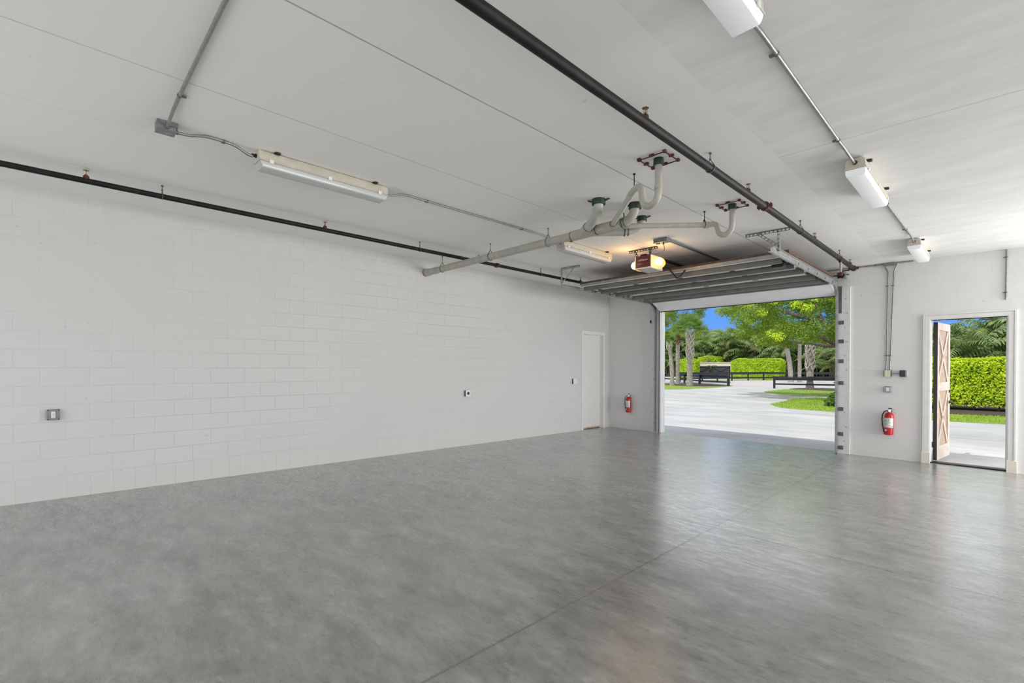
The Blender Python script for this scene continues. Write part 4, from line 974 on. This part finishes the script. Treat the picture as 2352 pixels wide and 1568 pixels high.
# gate
gt = thing('gate', 'charcoal double gate with crossed braces in a cream frame, far across the driveway', 'gate', (-24.1, 75, ZG))
O = (-24.1, 75, ZG)
for x0, x1 in ((-27.15, -24.28), (-24.12, -21.25)):
    m = MB(O); m.bx(x0, x1, 75.04, 75.10, .05, 1.86); lf = m.build('gate_leaf', M['gate'], gt)
    m = MB(O); m.bx(x0, x1, 74.96, 75.05, 1.74, 1.86); m.bx(x0, x1, 74.96, 75.05, .05, .22); m.bx(x0, x0 + .16, 74.96, 75.05, .05, 1.86); m.bx(x1 - .16, x1, 74.96, 75.05, .05, 1.86)
    for s in (-1, 1): dx, dz = x1 - x0 - .2, 1.55 * s; m.box(((x0 + x1) / 2, 75.0, .98), (math.hypot(dx, dz), .08, .10), Matrix.Rotation(-math.atan2(dz, dx), 3, 'Y'))
    m.build('brace', M['fence'], lf)
m = MB(O); m.bx(-27.7, -20.1, 75.2, 75.8, 1.86, 2.40); m.bx(-27.8, -20.0, 75.1, 75.9, 2.40, 2.47); m.bx(-21.2, -20.85, 75.1, 75.7, ZG, 1.86); m.bx(-27.7, -27.2, 75.1, 75.7, ZG, 1.86); m.build('frame', M['gatewall'], gt, bevel=.02)
m = MB(O); m.bx(-20.85, -20.1, 75.15, 75.8, ZG, 1.86); m.build('side_pillar', M['gatewall'], gt, bevel=.05)
m = MB(O)
for k in range(9):
    if k in (3,): continue
    m.bx(-24.75 + k * .17, -24.65 + k * .17, 75.17, 75.2, 1.90, 2.02); 
m.build('sign_letters', M['ink'], gt)
m = MB((-20.75, 74.8, ZG)); m.bx(-20.95, -20.58, 74.7, 74.85, 1.15, 1.72); o = m.build('intercom_box', M['plate_white'], bevel=.03); tag(o, 'white intercom box on a post at the right of the cream gate frame', 'intercom')
m = MB((-20.75, 74.8, ZG)); m.bx(-20.82, -20.72, 74.78, 74.84, ZG, 1.15); m.build('post', M['galv_dark'], o)

# fences
def fence(pts, label, rails, hgt, pw=.13, cap=True, step=None, name='rail_fence'):
    x0, y0 = pts[0]; e = thing(name, label, 'fence', (x0, y0, ZG)); O = (x0, y0, ZG)
    for i in range(len(pts) - 1):
        a, b2 = Vector((*pts[i], 0)), Vector((*pts[i + 1], 0)); d = b2 - a; ln = d.length; th = math.atan2(d.y, d.x); Rz = Matrix.Rotation(th, 3, 'Z'); s = Rz @ Vector((0, -1, 0))
        for z, w in rails:
            m = MB(O); m.box((a + b2) / 2 + s * (pw / 2 + .02) + Vector((0, 0, ZG + z)), (ln + pw, .045, w), Rz); m.build('rail', M['fence'], e)
        if cap:
            m = MB(O); m.box((a + b2) / 2 + s * .02 + Vector((0, 0, ZG + hgt + .015)), (ln + pw + .06, .19, .035), Rz); m.build('cap_rail', M['fence'], e)
        n = max(1, round(ln / (step or 2.4)))
        for k in range(n + 1):
            if k == 0 and i > 0: continue
            p = a + d * k / n; m = MB(O); m.box((p.x, p.y, ZG + hgt / 2), (pw, pw, hgt), Rz); m.build('post', M['fence'], e)
    return e
fence([(-9.45, 43.9), (-13.2, 46.4), (-16.4, 49.8), (-24, 55)], 'black board fence behind the left palms', ((.82, .24), (.36, .15)), .96, pw=.17, step=5)
fence([(-5.2, 42.3), (6.5, 45.5)], 'black board fence behind the right palm', ((.80, .24), (.36, .13)), .95, pw=.16, step=14)
fence([(-19.2, 54.5), (-17.6, 57), (-16.0, 62), (-14.2, 68), (-6.9, 73), (2, 75)], 'long black rail fence along the far side of the sand', ((.95, .26), (.38, .20)), 1.08, step=2.7)

# ------------------------------------------------------------------ palms
def fan_frond(m, base, d, ln, fan, droop=.35, n=26):
    """petiole then a pleated fan of narrow blades"""
    d = d.normalized(); side = d.cross(Vector((0, 0, 1)));
    if side.length < .05: side = Vector((1, 0, 0))
    side.normalize(); up = side.cross(d).normalized()
    tip = base + d * ln - Vector((0, 0, droop * ln * .4))
    m.add([base - side * .02, base + side * .02, tip + side * .012, tip - side * .012], [(0, 1, 2, 3)])
    for k in range(n):
        a = -1.9 + 3.8 * k / (n - 1); r = fan * (1 - .25 * abs(a) / 1.9) * random.uniform(.88, 1.05)
        v = (d * math.cos(a) + side * math.sin(a)).normalized(); v2 = (v + Vector((0, 0, -.35 - .25 * random.random()))).normalized()
        w = v.cross(up).normalized() * .035 + up * random.uniform(-.015, .015)
        mid = tip + v * r * .55; end = mid + v2 * r * .5
        m.add([tip - w * .3, tip + w * .3, mid + w, mid - w], [(0, 1, 2, 3)]); m.add([mid - w, mid + w, end], [(0, 1, 2)])
def fan_palm(x, y, h, r, label, lean=(0, 0), crown=1.3, nf=30, boots=True, ball=False, boot_len=2.2, el0=-.35):
    e = thing('cabbage_palm', label, 'palm tree', (x, y, ZG)); O = (x, y, ZG)
    m = MB(O); pts = [(x + lean[0] * t * t, y + lean[1] * t * t, ZG + h * t) for t in [k / 12 for k in range(13)]]
    rs = [r * (1.25 if k == 0 else (1.05 if k < 2 else .93 + .05 * math.sin(k * 2.1))) for k in range(13)]; m.tube(pts, rs, 18); m.build('trunk', M['palm_bark'], e)
    top = Vector(pts[-1])
    if boots:
        m = MB(O)
        for k in range(int(boot_len * 26)):
            t = 1 - (k / 26) / h; a = k * 2.4; c = Vector((x + lean[0] * t * t, y + lean[1] * t * t, ZG + h * t)); o = Vector((math.cos(a), math.sin(a), 0)); sd = Vector((-o.y, o.x, 0)) * (1 if k % 2 else -1)
            p = c + o * r * .9; q = p + o * .10 + sd * .13 + Vector((0, 0, .30)); w = Vector((0, 0, .05)) + sd * .03
            m.tube([p - Vector((0, 0, .12)) - sd * .12, (p + q) / 2 + o * .05, q], [.055, .045, .025], 5)
        m.build('leaf_boots', M['boot'], e)
    if ball:
        m = MB(O); m.leafy = True
        for k in range(260):
            v = Vector((random.gauss(0, 1), random.gauss(0, 1), random.gauss(-.1, .8))).normalized(); ln = random.uniform(.35, .62); s = v.cross(Vector((0, 0, 1))).normalized() * .07
            p = top + Vector((0, 0, -.15)); m.add([p - s, p + s, p + v * ln + s * .4 - Vector((0, 0, .08)), p + v * ln - s * .4 - Vector((0, 0, .08))], [(0, 1, 2, 3)])
        m.build('dead_leaf_skirt', M['boot_brown'], e, smooth=False)
    m = MB(O); m.leafy = True
    for k in range(nf):
        a = k * 2.39996; el = el0 + (1.4 - el0) * (k + .5) / nf; d = Vector((math.cos(a) * math.cos(el), math.sin(a) * math.cos(el), math.sin(el)))
        fan_frond(m, top + Vector((0, 0, .1)), d, crown * random.uniform(.7, 1), crown * .85, .5)
    m.build('fronds', M['fan_leaf'], e, smooth=False)
    return e
fan_palm(-12.2, 42.1, 5.05, .27, 'tall palm with a cross-hatched trunk at the left, nearest the black fence', crown=1.15, nf=28, boot_len=2.6, el0=.0)
fan_palm(-15.05, 45.5, 4.75, .20, 'palm with a brown shaggy ball of dead leaf bases, left of the tallest palm', boots=False, ball=True, crown=1.0, nf=12, el0=.95)
fan_palm(-13.75, 41.8, 3.9, .19, 'slim leaning palm trunk at the left edge of the overhead door view', lean=(-.35, 0), crown=.7, nf=12, boot_len=.5, el0=.5)
fan_palm(-2.9, 43.2, 3.5, .25, 'palm with peeling white leaf bases standing in front of the right fence', crown=1.0, nf=14, boot_len=2.1, el0=.3)
fan_palm(-8.8, 60, 4.5, .26, 'leaning palm with a rusty crown base behind the long far fence', lean=(-.6, 0), boots=False, ball=True, crown=1.2, nf=14, el0=.4)
fan_palm(-8.1, 60.6, 5.4, .20, 'straight thin grey palm trunk just right of the leaning far palm', boots=False, crown=1.2, nf=14, el0=.3)
fan_palm(-.95, 46.5, 3.0, .19, 'pale trunk at the very edge of the right door jamb', boots=True, crown=1.0, nf=12, boot_len=.8, el0=.3)

def areca_proto(seed, nstem=9, nf=30, dry=1):
    rnd = random.Random(seed); stem = MB(); leaf = MB(); dryl = MB(); leaf.leafy = dryl.leafy = True
    for k in range(nstem):
        a = k * 2.4; r = .15 + .55 * rnd.random(); h = rnd.uniform(1.2, 3.0)
        stem.tube([(math.cos(a) * r, math.sin(a) * r, 0), (math.cos(a) * r * 1.4, math.sin(a) * r * 1.4, h)], [.06, .045], 6)
    for k in range(nf):
        a = k * 2.39996 + rnd.uniform(-.3, .3); r0 = rnd.uniform(.1, .9); z0 = rnd.uniform(.9, 3.4); el = rnd.uniform(.55, 1.35); ln = rnd.uniform(2.3, 3.3)
        base = Vector((math.cos(a) * r0, math.sin(a) * r0, z0)); d = Vector((math.cos(a) * math.cos(el), math.sin(a) * math.cos(el), math.sin(el)))
        tgt = leaf if k >= dry else dryl; prev = base; segs = 22; sag = rnd.uniform(1.4, 2.5)
        hz = Vector((math.cos(a), math.sin(a), 0)); side = Vector((-hz.y, hz.x, 0))
        for i in range(1, segs + 1):
            t = i / segs; p = base + d * ln * t + hz * (.35 * t * t * ln) - Vector((0, 0, sag * t ** 2.6)); tang = (p - prev).normalized()
            tgt.add([prev - side * .016, prev + side * .016, p + side * .012, p - side * .012], [(0, 1, 2, 3)])
            if t > .2:
                L_ = .62 * math.sin(PI * (.12 + .86 * t)) ** .6
                for s in (-1, 1):
                    v = (side * s * 1.0 + tang * .55 + Vector((0, 0, -.35 - .4 * rnd.random() if True else 0))).normalized(); w = tang * .05
                    e1 = p + v * L_ * .55; e2 = e1 + (v + Vector((0, 0, -.9))).normalized() * L_ * .45
                    tgt.add([p - w, p + w, e1 + w * .9, e1 - w * .9], [(0, 1, 2, 3)]); tgt.add([e1 - w * .9, e1 + w * .9, e2], [(0, 1, 2)])
            prev = p
    e = thing('areca_palm', 'arching palm clump in the tall dark palm screen beyond the gate', 'palm tree', (0, 0, ZG))
    stem.build('stems', M['areca_stem'], e); leaf.build('fronds', M['areca'], e, smooth=False); dryl.build('dry_fronds', M['areca_dry'], e, smooth=False)
    return e
protos = [areca_proto(s) for s in (3, 11, 29)]
PHT = [max(v.co.z for v in o.children[1].data.vertices) for o in protos]
rr = random.Random(5)
spots = []
x = -38.5
while x < -8:
    hgt = 8.1 if x < -24 else 8.1 - (x + 24) * .14
    spots.append((x, 84 + rr.uniform(-.8, .8), hgt * rr.uniform(.94, 1.06), 'palm clump in the tall screen of arching palms beyond the gate and far fence', 'arching palms of the far screen')); x += 1.75
x = -38
while x < -4:
    spots.append((x, 88.5 + rr.uniform(-.8, .8), 8.9 if x < -24 else 7.4, 'palm clump in the back row of the far palm screen', 'arching palms of the back row')); x += 2.6
for k, x in enumerate((-6.5, -4.4, -2.4, -.2)): spots.append((x - 2, 80 - k, 5.4, 'shaded palm clump under the spreading tree, behind the right fence', 'shaded palms behind the right fence'))
for x in (4.2, 5.2, 6.3, 7.2, 8.3, 9.3, 10.4): spots.append((x, 33 + rr.uniform(-.5, .5), 4.05 * rr.uniform(.93, 1.04), 'palm clump rising behind the tall hedge, seen through the side door', 'arching palms behind the tall hedge'))
for x in (3.6, 5.7, 7.9, 10): spots.append((x, 36 + rr.uniform(-.5, .5), 4.4 * rr.uniform(.93, 1.04), 'palm clump in the second row behind the tall hedge through the side door', 'second row of palms behind the tall hedge'))
for i, (x, y, s, lab, grp) in enumerate(spots):
    o = protos[i] if i < 3 else copy_tree(protos[i % 3])
    o.location = (x, y, ZG); o.rotation_euler = (0, 0, rr.uniform(0, 6.28)); s = s / PHT[i % 3]; o.scale = (s, s, s); o['label'] = lab; o['group'] = grp
# dense understorey that closes the gaps low in the palm screens
def thicket(x0, x1, y, h, n, size, label, mt='areca'):
    m = MB(((x0 + x1) / 2, y, ZG)); pts = [(Vector((random.uniform(x0, x1), y + random.gauss(0, .5), ZG + h * random.random() ** .8)), Vector((0, -1, .3))) for k in range(n)]
    leaf_cloud(m, pts, size, .5, .25); return tag(m.build('thicket', M[mt], smooth=False), label, 'shrubbery', kind='stuff')
thicket(-40, 2, 90.5, 5.6, 15000, .55, 'dark dense foliage filling behind the far palm screen', 'shrub')
thicket(-38, -2, 86.3, 2.8, 7000, .5, 'low dark foliage at the foot of the far palm screen', 'shrub')
thicket(2, 13, 37.6, 2.9, 6000, .35, 'dark foliage behind the palms seen through the side door', 'shrub')

# ------------------------------------------------------------------ broadleaf trees
def tree(x, y, trunk, branches, clusters, nleaf, size, label, new=(), r0=.35):
    e = thing('shade_tree', label, 'tree', (x, y, ZG)); O = (x, y, ZG)
    m = MB(O); m.tube(trunk, [r0 * (1 - .45 * k / (len(trunk) - 1)) for k in range(len(trunk))], 16)
    for br, ra, rb in branches: m.tube(br, [ra + (rb - ra) * k / (len(br) - 1) for k in range(len(br))], 10)
    m.build('trunk', M['bark'], e)
    for nm, cl, mt in (('foliage', clusters, 'tree_leaf'), ('new_growth', new, 'tree_new')):
        if not cl: continue
        pts = []
        for (cx, cy, cz_, R_) in cl:
            for k in range(int(nleaf * (R_ / .6) ** 2)):
                v = Vector((random.gauss(0, 1), random.gauss(0, 1), random.gauss(0, 1))).normalized(); rad = R_ * random.random() ** .45
                pts.append((Vector((cx, cy, cz_)) + Vector((v.x * rad, v.y * rad, v.z * rad * .72)), v))
        m = MB(O); leaf_cloud(m, pts, size, .6, .38); m.build(nm, M[mt], e, smooth=False)
    return e
cl = []; nw = []
def zc_low(x):  # lower edge of the crown as seen: lifts towards the tip on the left
    return 3.0 + max(0, (-2.6 - x)) * .55
R2 = random.Random(12)
while len(cl) < 175:
    x = R2.uniform(-5.6, 4.6); y = R2.uniform(27.0, 34.0); dx = (x - 1.3) / 7.2; dy = (y - 30.5) / 4.2
    if dx * dx + dy * dy > 1: continue
    hi = 3.3 + 4.4 * math.sqrt(1 - dx * dx - dy * dy); lo = zc_low(x)
    if hi < lo + .2: continue
    z = R2.uniform(lo, hi)
    xe = 7.37 + (x - 7.37) * 29.7 / (y - .3); lim = -5.5 + (5.6 - z) * 1.35 if z > 4.4 else -3.75
    if xe < lim + .45: continue
    if xe < lim + 1.6 and R2.random() > .6: continue
    if x > 3.2 and z < 4.2: continue
    cl.append((x, y, z, R2.uniform(.42, .78)))
for (x, z) in ((-.75, 5.0), (-.2, 5.2), (.35, 4.7), (.9, 5.5), (1.25, 5.75), (1.1, 5.0), (-1.8, 4.9), (-1.2, 4.4), (.3, 6.0), (-2.3, 5.6), (.9, 4.5), (-.9, 3.3), (-.4, 3.1), (-2.0, 4.1), (1.8, 5.4), (-1.7, 5.8), (-.1, 5.8)):
    nw.append((x, 27.2 + R2.uniform(-.5, .5), z + .15, R2.uniform(.24, .36)))
tree(3.4, 30.5, [(3.4, 30.5, ZG), (3.35, 30.4, .9), (3.1, 30.3, 1.9), (2.8, 30.2, 2.5)],
     [([(2.9, 30.2, 2.3), (2.2, 29.6, 2.62), (1.5, 29.2, 3.0), (.9, 28.9, 3.35), (.1, 28.8, 3.6)], .24, .09), ([(1.9, 29.5, 2.8), (1.2, 29.0, 2.78), (.6, 28.8, 2.95), (0, 28.7, 3.0), (-.45, 28.7, 3.15)], .12, .05),
      ([(2.8, 30.2, 2.4), (1.8, 30.6, 3.4), (.4, 30.8, 4.3), (-1.6, 30.8, 5.0), (-3.6, 30.6, 5.2)], .2, .05), ([(2.8, 30.2, 2.5), (3.1, 30.4, 4.2), (2.9, 30.6, 6.2)], .2, .06), ([(1.5, 29.2, 3.0), (1.0, 29.4, 4.2), (.4, 29.6, 5.6)], .09, .03)],
     cl, 430, .090, 'large spreading shade tree at the right of the overhead door view', nw, .40)
cl2 = []
for k in range(60):
    a = R2.uniform(0, 2 * PI); r = R2.random() ** .5; cl2.append((-16.5 + 3.0 * r * math.cos(a), 49.5 + 2 * r * math.sin(a), R2.uniform(4.7, 9.2), R2.uniform(.45, .8)))
tree(-20.6, 49.5, [(-20.6, 49.5, ZG), (-20.5, 49.5, 2), (-20.0, 49.5, 4.4), (-19.3, 49.5, 6.4)], [([(-20.1, 49.5, 4.0), (-18.2, 49.6, 5.8), (-16.6, 49.7, 6.9)], .15, .04)], cl2, 300, .11, 'leafy tree whose crown hangs in at the top left of the overhead door view', (), .28)
# rounded shrub by the right jamb
e = thing('shrub', 'small rounded green shrub at the right edge of the overhead door view', 'shrub', (2.75, 24.6, ZG)); pts = []
for k in range(2600):
    v = Vector((random.gauss(0, 1), random.gauss(0, 1), abs(random.gauss(0, 1)))).normalized(); pts.append((Vector((v.x * .62, v.y * .55, v.z * .72)) * random.uniform(.75, 1.03), v))
m = MB(); leaf_cloud(m, pts, .075); m.build('leaves', M['shrub'], e, smooth=False)
m = MB(); m.sphere((0, 0, .15), .4, 12, 8, (1, .9, 1)); m.build('stems', M['hedge_core'], e)

# ------------------------------------------------------------------ sky, sun, added fill lights, camera
w = bpy.data.worlds.new('sky'); bpy.context.scene.world = w; w.use_nodes = True; nt = w.node_tree
for n in list(nt.nodes): nt.nodes.remove(n)
tc = N(nt, 'ShaderNodeTexCoord'); sx = N(nt, 'ShaderNodeSeparateXYZ'); L(nt, tc.outputs['Generated'], sx.inputs[0])
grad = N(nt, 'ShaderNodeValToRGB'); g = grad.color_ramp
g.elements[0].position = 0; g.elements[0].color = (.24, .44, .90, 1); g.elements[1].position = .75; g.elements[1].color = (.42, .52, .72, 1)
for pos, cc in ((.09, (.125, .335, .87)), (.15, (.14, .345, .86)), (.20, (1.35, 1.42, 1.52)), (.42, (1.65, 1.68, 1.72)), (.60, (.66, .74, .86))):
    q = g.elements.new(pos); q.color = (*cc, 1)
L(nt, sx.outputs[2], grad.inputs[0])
mp = N(nt, 'ShaderNodeMapping'); mp.inputs['Scale'].default_value = (1, 1, 3.2); L(nt, tc.outputs['Generated'], mp.inputs[0])
cn = NOISE(nt, mp.outputs[0], 5.2, 8, .6, .3); cm = RAMP(nt, cn, .56, .80)
up = RAMP(nt, sx.outputs[2], .02, .5, (.45, .45, .45), (1, 1, 1))
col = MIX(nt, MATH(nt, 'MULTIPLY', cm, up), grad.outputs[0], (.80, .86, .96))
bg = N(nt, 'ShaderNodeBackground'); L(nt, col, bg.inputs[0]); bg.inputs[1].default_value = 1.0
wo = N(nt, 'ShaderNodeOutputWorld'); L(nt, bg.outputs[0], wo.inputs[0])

sd = bpy.data.lights.new('sun', 'SUN'); sd.energy = 2.35; sd.angle = math.radians(.6); sd.color = (1, .965, .90)
so = bpy.data.objects.new('sun', sd); COL.objects.link(so)
so.rotation_euler = Vector((.10, .385, -.92)).to_track_quat('-Z', 'Y').to_euler()
def add_fill(name, loc, rot, sx_, sy_, power, col=(1, .985, .955)):
    l = bpy.data.lights.new(name, 'AREA'); l.shape = 'RECTANGLE'; l.size = sx_; l.size_y = sy_; l.energy = power; l.color = col
    o = bpy.data.objects.new(name, l); COL.objects.link(o); o.location = loc; o.rotation_euler = rot; return o
# added fill lamps standing in for daylight, set in unseen openings of the room
add_fill('fill_light', (3.3, YF - .05, 1.65), (PI / 2, 0, 0), 4.0, 2.8, 42)
add_fill('fill_light', (9.3, YF - .05, 1.65), (PI / 2, 0, 0), 4.0, 2.8, 105)
add_fill('fill_light', (10.65, YB + .1, 1.6), (-PI / 2, 0, -.85), 3.0, 2.8, 285)
add_fill('fill_light', (XR + .1, 7.4, 1.6), (PI / 2, 0, PI / 2), 5.5, 2.8, 630)
pl_ = bpy.data.lights.new('opener_bulb', 'POINT'); pl_.energy = 2.2; pl_.color = (1, .62, .28); pl_.shadow_soft_size = .05
for xx in (3.12, 3.70):
    o = bpy.data.objects.new('opener_bulb', pl_); COL.objects.link(o); o.location = (xx, 7.02, 3.33)

cam = bpy.data.cameras.new('camera'); co = bpy.data.objects.new('camera', cam); COL.objects.link(co)
cam.sensor_width = 36; cam.lens = 1084.178 / 2352 * 36; cam.shift_y = 66.979 / 2352; cam.clip_start = .05; cam.clip_end = 600
yaw, pitch, roll = -.7982, -.0072, .0014
f = Vector((math.sin(yaw) * math.cos(pitch), math.cos(yaw) * math.cos(pitch), math.sin(pitch)))
r_ = Vector((math.cos(yaw), -math.sin(yaw), 0)); u_ = r_.cross(f)
rr_ = r_ * math.cos(roll) + u_ * math.sin(roll); uu = u_ * math.cos(roll) - r_ * math.sin(roll)
Mx = Matrix((rr_, uu, -f)).transposed().to_4x4(); Mx.translation = Vector((7.3725, .2999, 1.6543)); co.matrix_world = Mx
S = bpy.context.scene; S.camera = co
S.view_settings.view_transform = 'Standard'; S.view_settings.look = 'None'; S.view_settings.gamma = 1; S.view_settings.use_curve_mapping = False
S.view_settings.exposure = 0.13
S.cycles.max_bounces = 10; S.cycles.diffuse_bounces = 6; S.cycles.sample_clamp_indirect = 8
